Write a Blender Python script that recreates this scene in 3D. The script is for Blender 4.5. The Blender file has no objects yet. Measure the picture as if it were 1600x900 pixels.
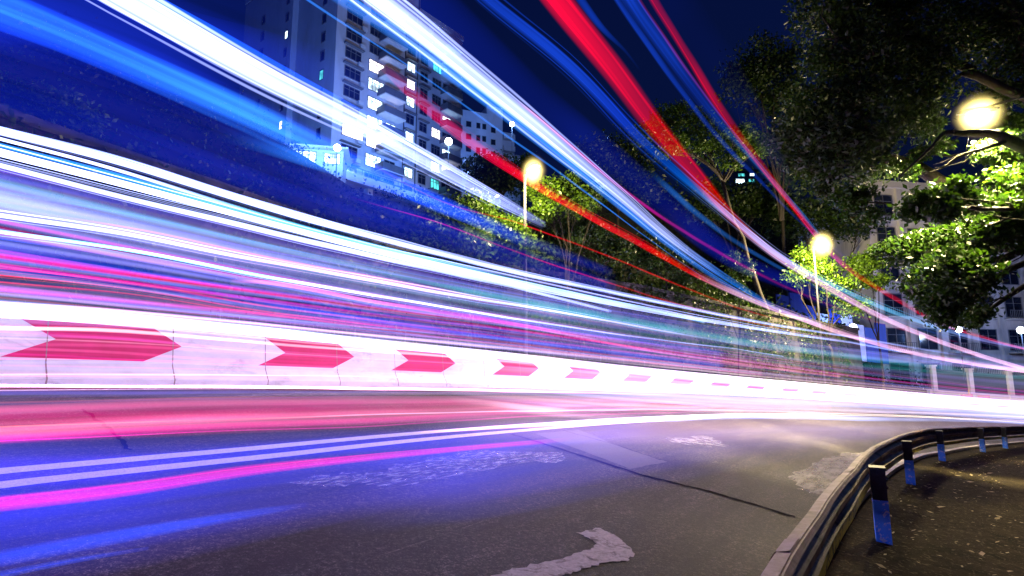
import bpy, math, random
import numpy as np
from mathutils import Vector, Matrix

random.seed(7)
RNG = np.random.default_rng(11)
scene = bpy.context.scene
COL = scene.collection

# ------------------------------------------------------------------ camera
F = 889.0                                   # focal length in pixels of a 1600 px wide frame
TILT = math.atan2(133.0, F)                 # camera looks a little upwards
CT, ST = math.cos(TILT), math.sin(TILT)
cam_d = bpy.data.cameras.new('camera')
cam_d.sensor_width = 36.0
cam_d.lens = 36.0 * F / 1600.0
cam_d.clip_end = 4000.0
cam_d.clip_start = 0.02
cam = bpy.data.objects.new('camera', cam_d)
COL.objects.link(cam)
cam.location = (0, 0, 0)
cam.rotation_euler = (math.pi / 2 + TILT, 0, 0)
scene.camera = cam

# ------------------------------------------------------------------ world
world = bpy.data.worlds.new('World')
scene.world = world
world.use_nodes = True
wn = world.node_tree
for n in list(wn.nodes):
    wn.nodes.remove(n)
w_out = wn.nodes.new('ShaderNodeOutputWorld')
w_bg = wn.nodes.new('ShaderNodeBackground')
w_sky = wn.nodes.new('ShaderNodeTexSky')
w_sky.sky_type = 'NISHITA'
w_sky.sun_disc = False
w_sky.sun_elevation = math.radians(-4.0)    # the sun is below the horizon: night
w_sky.sun_rotation = math.radians(250.0)
w_mul = wn.nodes.new('ShaderNodeMix')
w_mul.data_type = 'RGBA'
w_mul.blend_type = 'MULTIPLY'
w_mul.inputs[0].default_value = 1.0
w_mul.inputs[7].default_value = (0.06, 0.18, 1.0, 1)
wn.links.new(w_sky.outputs[0], w_mul.inputs[6])
wn.links.new(w_mul.outputs[2], w_bg.inputs[0])
w_bg.inputs[1].default_value = 2.0
wn.links.new(w_bg.outputs[0], w_out.inputs[0])

scene.view_settings.view_transform = 'Standard'
scene.view_settings.look = 'None'
scene.view_settings.exposure = 0.0
scene.view_settings.gamma = 1.0
scene.view_settings.use_curve_mapping = False
scene.render.engine = 'CYCLES'
cy = scene.cycles
cy.max_bounces = 6
cy.diffuse_bounces = 2
cy.glossy_bounces = 2
cy.transmission_bounces = 3
cy.transparent_max_bounces = 96
cy.sample_clamp_indirect = 6.0
cy.use_denoising = True
cy.use_adaptive_sampling = True


# ------------------------------------------------------------------ node helpers
def new_mat(name):
    m = bpy.data.materials.new(name)
    m.use_nodes = True
    nt = m.node_tree
    for n in list(nt.nodes):
        nt.nodes.remove(n)
    out = nt.nodes.new('ShaderNodeOutputMaterial')
    return m, nt, out


def ramp(nt, fac, stops):
    r = nt.nodes.new('ShaderNodeValToRGB')
    e = r.color_ramp.elements
    while len(e) < len(stops):
        e.new(0.5)
    for i, (p, c) in enumerate(stops):
        e[i].position = p
        e[i].color = c if len(c) == 4 else (*c, 1)
    nt.links.new(fac, r.inputs[0])
    return r.outputs[0]


def noise(nt, scale, detail=4, rough=0.6, vec=None, dist=0.0):
    n = nt.nodes.new('ShaderNodeTexNoise')
    n.inputs['Scale'].default_value = scale
    n.inputs['Detail'].default_value = detail
    n.inputs['Roughness'].default_value = rough
    n.inputs['Distortion'].default_value = dist
    if vec is not None:
        nt.links.new(vec, n.inputs['Vector'])
    return n.outputs[0]


def coords(nt, scale=(1, 1, 1), turn=0.0):
    """object coordinates, turned so that x runs along the road when turn is its heading, then stretched"""
    t = nt.nodes.new('ShaderNodeTexCoord')
    mp = nt.nodes.new('ShaderNodeMapping')
    if turn:
        m0 = nt.nodes.new('ShaderNodeMapping')
        m0.inputs['Rotation'].default_value = (0, 0, math.radians(-turn))
        mp.inputs['Scale'].default_value = scale
        nt.links.new(t.outputs['Object'], m0.inputs['Vector'])
        nt.links.new(m0.outputs[0], mp.inputs['Vector'])
        return mp.outputs[0]
    mp.inputs['Scale'].default_value = scale
    nt.links.new(t.outputs['Object'], mp.inputs['Vector'])
    return mp.outputs[0]


def mixc(nt, fac, a, b, mode='MIX'):
    n = nt.nodes.new('ShaderNodeMix')
    n.data_type = 'RGBA'
    n.blend_type = mode
    for i, v in ((0, fac), (6, a), (7, b)):
        if hasattr(v, 'is_output'):
            nt.links.new(v, n.inputs[i])
        elif i == 0:
            n.inputs[0].default_value = v
        else:
            n.inputs[i].default_value = v if len(v) == 4 else (*v, 1)
    return n.outputs[2]


def surf(name, c1, c2, scale=3.0, rough=0.7, bump=0.0, bscale=40.0, spec=0.4, metal=0.0, c3=None, s3=0.6, t3=(0.5, 0.62), stretch=(1, 1, 1)):
    """two-tone noise surface with optional stains (c3) and bump"""
    m, nt, out = new_mat(name)
    b = nt.nodes.new('ShaderNodeBsdfPrincipled')
    v = coords(nt, stretch)
    f = noise(nt, scale, 6, 0.65, v)
    c = ramp(nt, f, [(0.3, c1), (0.7, c2)])
    if c3 is not None:
        g = noise(nt, s3, 5, 0.7, v, 0.6)
        k = ramp(nt, g, [(t3[0], (0, 0, 0)), (t3[1], (1, 1, 1))])
        c = mixc(nt, k, c, c3)
    nt.links.new(c, b.inputs['Base Color'])
    b.inputs['Roughness'].default_value = rough
    b.inputs['Metallic'].default_value = metal
    b.inputs['Specular IOR Level'].default_value = spec
    if bump:
        bn = nt.nodes.new('ShaderNodeBump')
        bn.inputs['Strength'].default_value = bump
        bn.inputs['Distance'].default_value = 0.02
        nt.links.new(noise(nt, bscale, 5, 0.7, coords(nt)), bn.inputs['Height'])
        nt.links.new(bn.outputs[0], b.inputs['Normal'])
    nt.links.new(b.outputs[0], out.inputs[0])
    return m


def emit(name, col, strength, sample='AUTO', noisy=0.0, nscale=3.0):
    m, nt, out = new_mat(name)
    e = nt.nodes.new('ShaderNodeEmission')
    e.inputs[1].default_value = strength
    if noisy:
        f = noise(nt, nscale, 2, 0.5, coords(nt, (1, 1, 0.5)))
        c = ramp(nt, f, [(0.35, tuple(x * (1 - noisy) for x in col)), (0.6, col)])
        nt.links.new(c, e.inputs[0])
    else:
        e.inputs[0].default_value = (*col, 1)
    nt.links.new(e.outputs[0], out.inputs[0])
    m.cycles.emission_sampling = sample
    return m


def glow_mat(name, power, sample, fixed=None):
    """light left in the air by a passing lamp: adds to what is behind it, strongest where the streak is thickest"""
    m, nt, out = new_mat(name)
    a = nt.nodes.new('ShaderNodeAttribute')
    a.attribute_name = 'glow'
    g = nt.nodes.new('ShaderNodeNewGeometry')
    d = nt.nodes.new('ShaderNodeVectorMath')
    d.operation = 'DOT_PRODUCT'
    nt.links.new(g.outputs['Normal'], d.inputs[0])
    nt.links.new(g.outputs['Incoming'], d.inputs[1])
    ab = nt.nodes.new('ShaderNodeMath')
    ab.operation = 'ABSOLUTE'
    nt.links.new(d.outputs['Value'], ab.inputs[0])
    pw = nt.nodes.new('ShaderNodeMath')
    pw.operation = 'POWER'
    nt.links.new(ab.outputs[0], pw.inputs[0])
    pw.inputs[1].default_value = power
    e = nt.nodes.new('ShaderNodeEmission')
    if fixed:
        e.inputs[0].default_value = (*fixed, 1)
    else:
        nt.links.new(a.outputs['Color'], e.inputs[0])
    nt.links.new(pw.outputs[0], e.inputs[1])
    t = nt.nodes.new('ShaderNodeBsdfTransparent')
    s = nt.nodes.new('ShaderNodeAddShader')
    nt.links.new(e.outputs[0], s.inputs[0])
    nt.links.new(t.outputs[0], s.inputs[1])
    nt.links.new(s.outputs[0], out.inputs[0])
    m.cycles.emission_sampling = sample
    return m


def leaf_mat(name, dark, light, trans=0.35):
    m, nt, out = new_mat(name)
    g = nt.nodes.new('ShaderNodeNewGeometry')
    c = ramp(nt, g.outputs['Random Per Island'], [(0.0, dark), (1.0, light)])
    b = nt.nodes.new('ShaderNodeBsdfPrincipled')
    b.inputs['Roughness'].default_value = 0.45
    b.inputs['Specular IOR Level'].default_value = 0.4
    nt.links.new(c, b.inputs['Base Color'])
    t = nt.nodes.new('ShaderNodeBsdfTranslucent')
    nt.links.new(c, t.inputs[0])
    mx = nt.nodes.new('ShaderNodeMixShader')
    mx.inputs[0].default_value = trans
    nt.links.new(b.outputs[0], mx.inputs[1])
    nt.links.new(t.outputs[0], mx.inputs[2])
    nt.links.new(mx.outputs[0], out.inputs[0])
    return m


# ------------------------------------------------------------------ object helpers
def tag(o, label=None, cat=None, group=None, kind=None):
    if label:
        o['label'] = label
    if cat:
        o['category'] = cat
    if group:
        o['group'] = group
    if kind:
        o['kind'] = kind
    return o


def empty(name, loc=(0, 0, 0), rz=0.0):
    o = bpy.data.objects.new(name, None)
    COL.objects.link(o)
    o.location = loc
    o.rotation_euler = (0, 0, rz)
    o.empty_display_size = 0.2
    return o


class MB:
    def __init__(self):
        self.v, self.f, self.mi = [], [], []

    def add(self, vs, fs, mi=0):
        n = len(self.v)
        self.v.extend([tuple(map(float, p)) for p in vs])
        for f in fs:
            self.f.append(tuple(i + n for i in f))
            self.mi.append(mi)

    def frame_box(self, o, u, w, n, a0, a1, b0, b1, c0, c1, mi=0):
        """box spanned by three axes from origin o"""
        o, u, w, n = (np.asarray(q, float) for q in (o, u, w, n))
        vs = [o + u * a + w * b + n * c for a in (a0, a1) for b in (b0, b1) for c in (c0, c1)]
        self.add(vs, [(0, 1, 3, 2), (4, 6, 7, 5), (0, 4, 5, 1), (2, 3, 7, 6), (0, 2, 6, 4), (1, 5, 7, 3)], mi)

    def box(self, x0, x1, y0, y1, z0, z1, mi=0):
        self.frame_box((0, 0, 0), (1, 0, 0), (0, 1, 0), (0, 0, 1), x0, x1, y0, y1, z0, z1, mi)

    def tube(self, pts, radii, n=8, cap=True, mi=0):
        pts = np.asarray(pts, float)
        k = len(pts)
        radii = np.broadcast_to(np.asarray(radii, float), (k,))
        tg = np.gradient(pts, axis=0)
        tg /= np.linalg.norm(tg, axis=1)[:, None] + 1e-9
        up = np.array([0, 0, 1.0]) if abs(tg[0][2]) < 0.9 else np.array([1.0, 0, 0])
        vs = []
        s = np.cross(tg[0], up)
        for i in range(k):
            s = s - tg[i] * np.dot(s, tg[i])
            s /= np.linalg.norm(s) + 1e-9
            w = np.cross(s, tg[i])
            for j in range(n):
                a = 2 * math.pi * j / n
                vs.append(pts[i] + radii[i] * (math.cos(a) * s + math.sin(a) * w))
        fs = [(i * n + j, i * n + (j + 1) % n, (i + 1) * n + (j + 1) % n, (i + 1) * n + j) for i in range(k - 1) for j in range(n)]
        if cap:
            fs.append(tuple(range(n))[::-1])
            fs.append(tuple((k - 1) * n + j for j in range(n)))
        self.add(vs, fs, mi)

    def sweep(self, path, frames, prof, closed=False, mi=0):
        """profile (offset, height) swept along path; frames give the sideways unit vector"""
        k, n = len(path), len(prof)
        vs = [np.asarray(path[i]) + np.asarray(frames[i]) * p[0] + np.array([0, 0, p[1]]) for i in range(k) for p in prof]
        m = n if closed else n - 1
        fs = [(i * n + j, (i + 1) * n + j, (i + 1) * n + (j + 1) % n, i * n + (j + 1) % n) for i in range(k - 1) for j in range(m)]
        if closed:
            fs.append(tuple(range(n))[::-1])
            fs.append(tuple((k - 1) * n + j for j in range(n)))
        self.add(vs, fs, mi)

    def build(self, name, mats, parent=None, smooth=False):
        me = bpy.data.meshes.new(name)
        me.from_pydata(self.v, [], self.f)
        if not isinstance(mats, (list, tuple)):
            mats = [mats]
        for m in mats:
            me.materials.append(m)
        me.polygons.foreach_set('material_index', self.mi)
        if smooth:
            me.polygons.foreach_set('use_smooth', [True] * len(self.f))
        me.update()
        o = bpy.data.objects.new(name, me)
        COL.objects.link(o)
        if parent is not None:
            o.parent = parent
            o.matrix_parent_inverse = Matrix.Translation(parent.location).inverted() if parent.rotation_euler[2] == 0 else (Matrix.Translation(parent.location) @ Matrix.Rotation(parent.rotation_euler[2], 4, 'Z')).inverted()
        return o


def copy_tree(o, parent=None):
    c = o.copy()
    COL.objects.link(c)
    if parent is not None:
        c.parent = parent
    for ch in list(o.children):
        copy_tree(ch, c)
    return c


# ------------------------------------------------------------------ the road in plan
# s runs along the outer concrete barrier, d across the road towards the guardrail
P0, PTH = (-7.66112, 8.61931), (1.12346, -1.25591, 1.29647, -0.82166)
DS = 0.25
_sp = np.arange(0, 130 + DS, DS)
_u = np.minimum(_sp / 70, 1.2)
_th = PTH[0] + PTH[1] * _u + PTH[2] * _u ** 2 + PTH[3] * _u ** 3
_th = np.where(_sp > 76, _th[int(76 / DS)] - (_sp - 76) * 0.018, _th)
_sn = np.arange(-60, 0, DS)
RS = np.concatenate([_sn, _sp])
RT = np.concatenate([PTH[0] - _sn * 0.012, _th])
RX, RY = np.cumsum(np.cos(RT) * DS), np.cumsum(np.sin(RT) * DS)
RX += P0[0] - RX[len(_sn)]
RY += P0[1] - RY[len(_sn)]
ZP = (2.35465880e-06, -6.20278001e-04, -1.43393342e-02, 8.63395253e-01)
SLOPE = -0.132                              # the bend is banked


def z_arrow(s):
    s = np.asarray(s, float)
    z = np.polyval(ZP, np.clip(s, 0, 72))
    return z + np.where(s < 0, ZP[2] * s, 0) + np.where(s > 72, -0.058 * (s - 72), 0)


def base_z(s):
    return z_arrow(s) - 1.05


def road_z(s, d):
    d = np.asarray(d, float)
    return base_z(s) + SLOPE * np.clip(d, -1.5, 13.5) - 0.03 * np.maximum(d - 13.5, 0)


def at(s, d):
    x, y, t = np.interp(s, RS, RX), np.interp(s, RS, RY), np.interp(s, RS, RT)
    return x + np.sin(t) * d, y - np.cos(t) * d


def pt(s, d, h=0.0):
    x, y = at(s, d)
    return np.array([float(x), float(y), float(road_z(s, d)) + h])


def side(s):
    t = float(np.interp(s, RS, RT))
    return np.array([math.sin(t), -math.cos(t), 0.0])


def along(s):
    t = float(np.interp(s, RS, RT))
    return np.array([math.cos(t), math.sin(t), 0.0])


def ray(px, py):
    u = (px - 800.0) / F
    v = -(py - 450.0) / F
    return np.array([u, CT - v * ST, ST + v * CT])


def deep(px, py, dist):
    """the point seen in that direction, dist metres ahead"""
    r = ray(px, py)
    return r / r[1] * dist


_SA = np.arange(-26, 120, 0.1)
_cache = {}


def on_lane(px, py, d):
    key = round(d, 3)
    if key not in _cache:
        x, y = at(_SA, d)
        az = np.arctan2(x, y)
        ok = np.abs(az) < 1.35
        i0 = np.argmax(ok)
        az2, s2 = az[i0:], _SA[i0:]
        stop = np.argmax(np.diff(az2) <= 0) if np.any(np.diff(az2) <= 0) else len(az2) - 1
        _cache[key] = (az2[:stop + 1], s2[:stop + 1])
    a, s = _cache[key]
    r = ray(px, py)
    sv = float(np.interp(math.atan2(r[0], r[1]), a, s))
    x, y = at(sv, d)
    z = r[2] * float(y) / r[1]
    return sv, d, z - float(road_z(sv, d))


def sd_of(x, y):
    dx, dy = x - RX, y - RY
    i = int(np.argmin(dx * dx + dy * dy))
    t = RT[i]
    return RS[i] + math.cos(t) * dx[i] + math.sin(t) * dy[i], math.sin(t) * dx[i] - math.cos(t) * dy[i]


def on_road(px, py, h=0.0):
    r = ray(px, py)
    prev = 1.0
    for t in np.geomspace(1.2, 160, 160):
        s, d = sd_of(r[0] * t, r[1] * t)
        if r[2] * t < road_z(s, d) + h:
            a, b = prev, t
            for _ in range(22):
                m = (a + b) / 2
                s, d = sd_of(r[0] * m, r[1] * m)
                if r[2] * m < road_z(s, d) + h:
                    b = m
                else:
                    a = m
            s, d = sd_of(r[0] * a, r[1] * a)
            return s, d, h
        prev = t
    raise ValueError('no hit %s %s' % (px, py))


# ------------------------------------------------------------------ materials
M = {}
# asphalt: fine bright grit, broad worn lanes, darker patches
m, nt, out = new_mat('asphalt')
b = nt.nodes.new('ShaderNodeBsdfPrincipled')
v = coords(nt)
c = ramp(nt, noise(nt, 0.55, 8, 0.68, v, 0.4), [(0.3, (0.010, 0.0095, 0.010)), (0.7, (0.040, 0.037, 0.034))])
wear = ramp(nt, noise(nt, 1.0, 6, 0.7, coords(nt, (0.25, 2.6, 1), 58)), [(0.36, (0.42, 0.42, 0.45)), (0.64, (1.45, 1.40, 1.32))])
c = mixc(nt, 1.0, c, wear, 'MULTIPLY')
grit = ramp(nt, noise(nt, 75, 3, 0.8, v), [(0.36, (0.15, 0.15, 0.15)), (0.5, (0.85, 0.85, 0.85)), (0.66, (3.6, 3.5, 3.3))])
c = mixc(nt, 1.0, c, grit, 'MULTIPLY')
c = mixc(nt, 1.0, c, ramp(nt, noise(nt, 26, 3, 0.8, v), [(0.36, (0.22, 0.22, 0.23)), (0.5, (0.8, 0.8, 0.8)), (0.62, (2.7, 2.6, 2.4))]), 'MULTIPLY')
vor = nt.nodes.new('ShaderNodeTexVoronoi')
vor.inputs['Scale'].default_value = 24
nt.links.new(v, vor.inputs['Vector'])
fl = ramp(nt, vor.outputs['Distance'], [(0.06, (1, 1, 1)), (0.12, (0, 0, 0))])
pick = ramp(nt, noise(nt, 30, 2, 0.5, v), [(0.56, (0, 0, 0)), (0.62, (1, 1, 1))])
c = mixc(nt, mixc(nt, 1.0, fl, pick, 'MULTIPLY'), c, (0.42, 0.40, 0.38))
cr = nt.nodes.new('ShaderNodeTexVoronoi')
cr.feature = 'DISTANCE_TO_EDGE'
cr.inputs['Scale'].default_value = 0.42
wv = nt.nodes.new('ShaderNodeVectorMath')
wv.operation = 'ADD'
nz = nt.nodes.new('ShaderNodeTexNoise')
nz.inputs['Scale'].default_value = 2.0
nt.links.new(v, nz.inputs['Vector'])
nt.links.new(v, wv.inputs[0])
nt.links.new(nz.outputs['Color'], wv.inputs[1])
nt.links.new(wv.outputs[0], cr.inputs['Vector'])
crk = ramp(nt, cr.outputs['Distance'], [(0.003, (1, 1, 1)), (0.007, (0, 0, 0))])
crs = mixc(nt, 1.0, crk, ramp(nt, noise(nt, 0.3, 2, 0.5, v), [(0.5, (0, 0, 0)), (0.6, (1, 1, 1))]), 'MULTIPLY')
c = mixc(nt, crs, c, (0.012, 0.012, 0.012))
nt.links.new(c, b.inputs['Base Color'])
b.inputs['Roughness'].default_value = 0.68
b.inputs['Specular IOR Level'].default_value = 0.2
bn = nt.nodes.new('ShaderNodeBump')
bn.inputs['Strength'].default_value = 0.9
bn.inputs['Distance'].default_value = 0.012
nt.links.new(noise(nt, 90, 4, 0.75, v), bn.inputs['Height'])
nt.links.new(bn.outputs[0], b.inputs['Normal'])
nt.links.new(b.outputs[0], out.inputs[0])
M['asphalt'] = m


def worn_paint(name, colr, lo, hi, scale, stretch=(1, 1, 1), turn=0.0):
    """paint or repair with gaps through which the asphalt shows"""
    m, nt, out = new_mat(name)
    b = nt.nodes.new('ShaderNodeBsdfPrincipled')
    v = coords(nt, stretch, turn)
    k = ramp(nt, noise(nt, scale, 8, 0.75, v), [(lo, (0, 0, 0)), (hi, (1, 1, 1))])
    g = ramp(nt, noise(nt, 60, 3, 0.8, coords(nt)), [(0.3, (0.55, 0.55, 0.55)), (0.6, (1, 1, 1))])
    nt.links.new(mixc(nt, 1.0, colr, g, 'MULTIPLY'), b.inputs['Base Color'])
    b.inputs['Roughness'].default_value = 0.7
    t = nt.nodes.new('ShaderNodeBsdfTransparent')
    mx = nt.nodes.new('ShaderNodeMixShader')
    nt.links.new(k, mx.inputs[0])
    nt.links.new(t.outputs[0], mx.inputs[1])
    nt.links.new(b.outputs[0], mx.inputs[2])
    nt.links.new(mx.outputs[0], out.inputs[0])
    return m


M['line'] = worn_paint('road_paint', (0.82, 0.80, 0.80), 0.22, 0.36, 7)
M['worn'] = worn_paint('worn_road_paint', (0.55, 0.55, 0.55), 0.46, 0.66, 1.0, (5, 22, 1), 58)
M['remnant'] = worn_paint('paint_remnant', (0.26, 0.25, 0.27), 0.42, 0.54, 5)
M['pale'] = worn_paint('pale_lamplit_wear', (0.30, 0.28, 0.24), 0.30, 0.62, 1.0, (1.6, 6, 1), 52)  # pale wear with lamplight put into its colour
M['patch'] = surf('concrete_patch', (0.30, 0.27, 0.20), (0.62, 0.56, 0.44), 26, 0.8, 0.9, 30, c3=(0.16, 0.14, 0.10), s3=9, t3=(0.52, 0.62))
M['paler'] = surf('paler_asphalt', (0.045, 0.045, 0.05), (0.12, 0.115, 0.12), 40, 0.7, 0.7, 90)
M['tar'] = surf('joint_tar', (0.006, 0.006, 0.007), (0.012, 0.012, 0.012), 20, 0.95, spec=0.05)
M['dirt'] = surf('dirt_shoulder', (0.008, 0.0065, 0.005), (0.050, 0.039, 0.020), 3.2, 0.95, 1.0, 30, spec=0.04, c3=(0.13, 0.105, 0.055), s3=20, t3=(0.57, 0.62))
M['litter'] = surf('dry_leaves', (0.30, 0.22, 0.08), (0.52, 0.44, 0.24), 3, 0.8)
M['kerb'] = surf('kerb_concrete', (0.20, 0.19, 0.17), (0.40, 0.38, 0.33), 9, 0.8, 0.5, 40)
M['barrier'] = surf('painted_concrete', (0.66, 0.63, 0.60), (0.82, 0.79, 0.76), 1.6, 0.75, 0.25, 25, c3=(0.50, 0.47, 0.44), s3=1.2, t3=(0.56, 0.72), stretch=(1, 1, 2.5))
M['red'] = surf('red_paint', (0.55, 0.003, 0.085), (0.68, 0.006, 0.12), 2.5, 0.55, 0.1, 30)
M['joint'] = surf('joint_stain', (0.22, 0.14, 0.12), (0.40, 0.28, 0.25), 6, 0.8)
M['steel'] = surf('galvanised_steel', (0.13, 0.070, 0.068), (0.36, 0.24, 0.245), 5, 0.6, 0.35, 30, spec=0.35, c3=(0.07, 0.03, 0.022), s3=2.2, t3=(0.54, 0.68), stretch=(1, 1, 1))
M['yellow'] = surf('yellow_paint', (0.50, 0.38, 0.05), (0.66, 0.54, 0.10), 6, 0.6, 0.2, 30, c3=(0.05, 0.045, 0.03), s3=9, t3=(0.55, 0.6))
M['post_dark'] = surf('dark_post_paint', (0.020, 0.020, 0.018), (0.06, 0.058, 0.045), 8, 0.5, 0.2, 40)
M['post_blue'] = surf('blue_post_paint', (0.07, 0.32, 0.95), (0.10, 0.38, 0.97), 6, 0.5, 0.1, 40, c3=(0.75, 0.75, 0.78), s3=16, t3=(0.57, 0.61))
M['pole'] = surf('grey_pole_paint', (0.07, 0.07, 0.07), (0.12, 0.12, 0.12), 3, 0.5, metal=0.3)
M['bark'] = surf('bark', (0.014, 0.011, 0.008), (0.05, 0.04, 0.029), 6, 0.9, 0.8, 20, stretch=(1, 1, 0.3))
M['soil'] = surf('hillside_soil', (0.012, 0.014, 0.010), (0.035, 0.035, 0.022), 0.4, 0.95, 0.6, 3)
M['wallc'] = surf('retaining_concrete', (0.045, 0.042, 0.036), (0.10, 0.092, 0.08), 0.9, 0.9, 0.5, 8, c3=(0.02, 0.026, 0.012), s3=0.5, t3=(0.45, 0.6))
M['render_grey'] = surf('painted_render', (0.38, 0.43, 0.56), (0.50, 0.55, 0.68), 0.35, 0.8, 0.2, 6, c3=(0.36, 0.37, 0.40), s3=0.15, t3=(0.5, 0.7), stretch=(1, 1, 0.3))
M['render_dark'] = surf('dark_balcony_render', (0.06, 0.07, 0.10), (0.11, 0.12, 0.16), 1, 0.7)
M['render_white'] = surf('white_render', (0.52, 0.50, 0.46), (0.68, 0.66, 0.60), 0.4, 0.8, 0.2, 6, c3=(0.34, 0.32, 0.28), s3=0.25, t3=(0.5, 0.68), stretch=(1, 1, 0.3))
M['slab'] = surf('balcony_slab', (0.42, 0.46, 0.55), (0.54, 0.58, 0.66), 1, 0.7)
M['frame'] = surf('window_frame', (0.10, 0.11, 0.13), (0.16, 0.17, 0.19), 4, 0.5)
M['glass_dark'] = surf('dark_glass', (0.010, 0.014, 0.03), (0.02, 0.028, 0.05), 0.8, 0.12, spec=0.6)
M['lit_cool'] = emit('lit_window_cool', (0.62, 0.86, 1.0), 5.0, 'NONE', 0.85, 1.6)
M['lit_white'] = emit('lit_window_white', (1.0, 0.90, 1.0), 4.0, 'NONE', 0.6, 1.1)
M['lit_teal'] = emit('lit_window_teal', (0.10, 0.75, 0.80), 1.6, 'NONE', 0.8, 1.0)
M['lit_warm'] = emit('lit_window_warm', (1.0, 0.75, 0.30), 2.2, 'NONE', 0.5, 1.0)
M['lamp'] = emit('lamp_lens', (1.0, 0.86, 0.50), 60.0, 'NONE')
M['flood'] = emit('flood_lens', (0.75, 0.88, 1.0), 30.0, 'NONE')
M['blue_sheet'] = surf('blue_hoarding', (0.01, 0.03, 0.28), (0.02, 0.05, 0.42), 1.0, 0.5, stretch=(3, 3, 0.3))
M['white_sheet'] = surf('white_tarpaulin', (0.50, 0.58, 0.72), (0.70, 0.76, 0.85), 2, 0.6)
M['mesh_dark'] = surf('dark_mesh', (0.06, 0.05, 0.06), (0.12, 0.10, 0.10), 20, 0.8)
M['cream'] = surf('cream_wall', (0.62, 0.56, 0.44), (0.74, 0.68, 0.55), 1.2, 0.8, 0.2, 8)
M['pink'] = surf('pink_plastic', (0.70, 0.10, 0.22), (0.80, 0.16, 0.30), 2, 0.5)
M['cone'] = surf('yellow_plastic', (0.75, 0.50, 0.05), (0.80, 0.58, 0.08), 2, 0.5)
M['glow'] = glow_mat('light_trail_glow', 2.2, 'FRONT')
M['halo'] = glow_mat('lamp_halo', 14.0, 'NONE', (6.0, 4.6, 1.4))  # emissive bloom shell added round each street lamp
M['glow_faint'] = glow_mat('faint_glow', 1.6, 'NONE')
M['leaf_lit'] = leaf_mat('lit_leaves', (0.022, 0.060, 0.003), (0.10, 0.19, 0.010))  # brighter leaf copy, with light put into its colour
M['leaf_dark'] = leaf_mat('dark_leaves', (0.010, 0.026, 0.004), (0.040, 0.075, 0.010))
M['leaf_near'] = leaf_mat('glossy_leaves', (0.010, 0.030, 0.002), (0.034, 0.080, 0.003))
M['leaf_mid'] = leaf_mat('bush_leaves', (0.020, 0.050, 0.008), (0.075, 0.13, 0.020))

# ------------------------------------------------------------------ ground and road
g = MB()
g.add([(-1500, -1500, -14), (1500, -1500, -14), (1500, 1500, -14), (-1500, 1500, -14)], [(0, 1, 2, 3)])
tag(g.build('ground', M['soil']), kind='structure')


def ribbon(name, s0, s1, dfun0, dfun1, h, mat, parent=None, step=0.5, nd=1):
    mb = MB()
    ss = np.linspace(s0, s1, max(2, int((s1 - s0) / step) + 1))
    vs = []
    for s in ss:
        a, b_ = dfun0(s), dfun1(s)
        for j in range(nd + 1):
            vs.append(pt(s, a + (b_ - a) * j / nd, h))
    n = nd + 1
    mb.add(vs, [(i * n + j, i * n + j + 1, (i + 1) * n + j + 1, (i + 1) * n + j) for i in range(len(ss) - 1) for j in range(nd)])
    return mb.build(name, mat, parent)


GS = [-60, -12, -5, -3, -1.9, -0.5, 2.55, 9, 16.4, 19, 29, 45, 70, 130]
GD = [7.0, 9.4, 10.3, 10.5, 10.62, 10.81, 11.15, 11.65, 12.1, 12.4, 13.1, 13.6, 13.6, 13.6]
dg = lambda s: float(np.interp(s, GS, GD))          # line of the guardrail beam
dk = lambda s: dg(s) - 0.42                          # kerb edge of the carriageway

road = ribbon('road', -45, 128, lambda s: -1.4, dk, 0.0, M['asphalt'], nd=10)
tag(road, kind='structure')
sh = ribbon('shoulder', -45, 60, lambda s: dk(s) + 0.16, lambda s: dk(s) + 26, 0.03, M['dirt'], nd=20)
tag(sh, kind='structure')
mb = MB()
ss = np.arange(-20, 60, 0.5)
path = [pt(s, dk(s)) for s in ss]
mb.sweep(path, [side(s) for s in ss], [(0, -0.2), (0, 0.06), (0.02, 0.075), (0.18, 0.075), (0.18, -0.2)])
tag(mb.build('kerb', M['kerb']), kind='structure')

# painted lines (parts of the road surface)
LC_S, LC_D = [-20, -2, 0.3, 2.7, 6.2, 12.3, 23, 50, 128], [4.2, 5.0, 5.24, 5.38, 5.62, 5.92, 6.25, 6.5, 6.5]
lc = lambda s: float(np.interp(s, LC_S, LC_D))
for k in (-1, 1):
    ribbon('centre_line', -20, 120, lambda s: lc(s) + k * 0.20 - 0.095, lambda s: lc(s) + k * 0.20 + 0.095, 0.004, M['line'], road)
ribbon('edge_line', -30, 120, lambda s: 0.42, lambda s: 0.54, 0.004, M['line'], road)


def blob(name, pix, mat, h=0.005, jag=0.05, seed=1):
    """an irregular patch of the road surface with a ragged outline"""
    r = random.Random(seed)
    ring = []
    for i in range(len(pix)):
        a, b_ = on_road(*pix[i]), on_road(*pix[(i + 1) % len(pix)])
        n = 7
        for t in range(n):
            f = t / n
            ring.append((a[0] + (b_[0] - a[0]) * f + r.uniform(-jag, jag), a[1] + (b_[1] - a[1]) * f + r.uniform(-jag, jag)))
    mb = MB()
    mb.add([pt(s, d, h) for s, d in ring], [tuple(range(len(ring)))])
    o = mb.build(name, mat, road)
    return o


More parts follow.
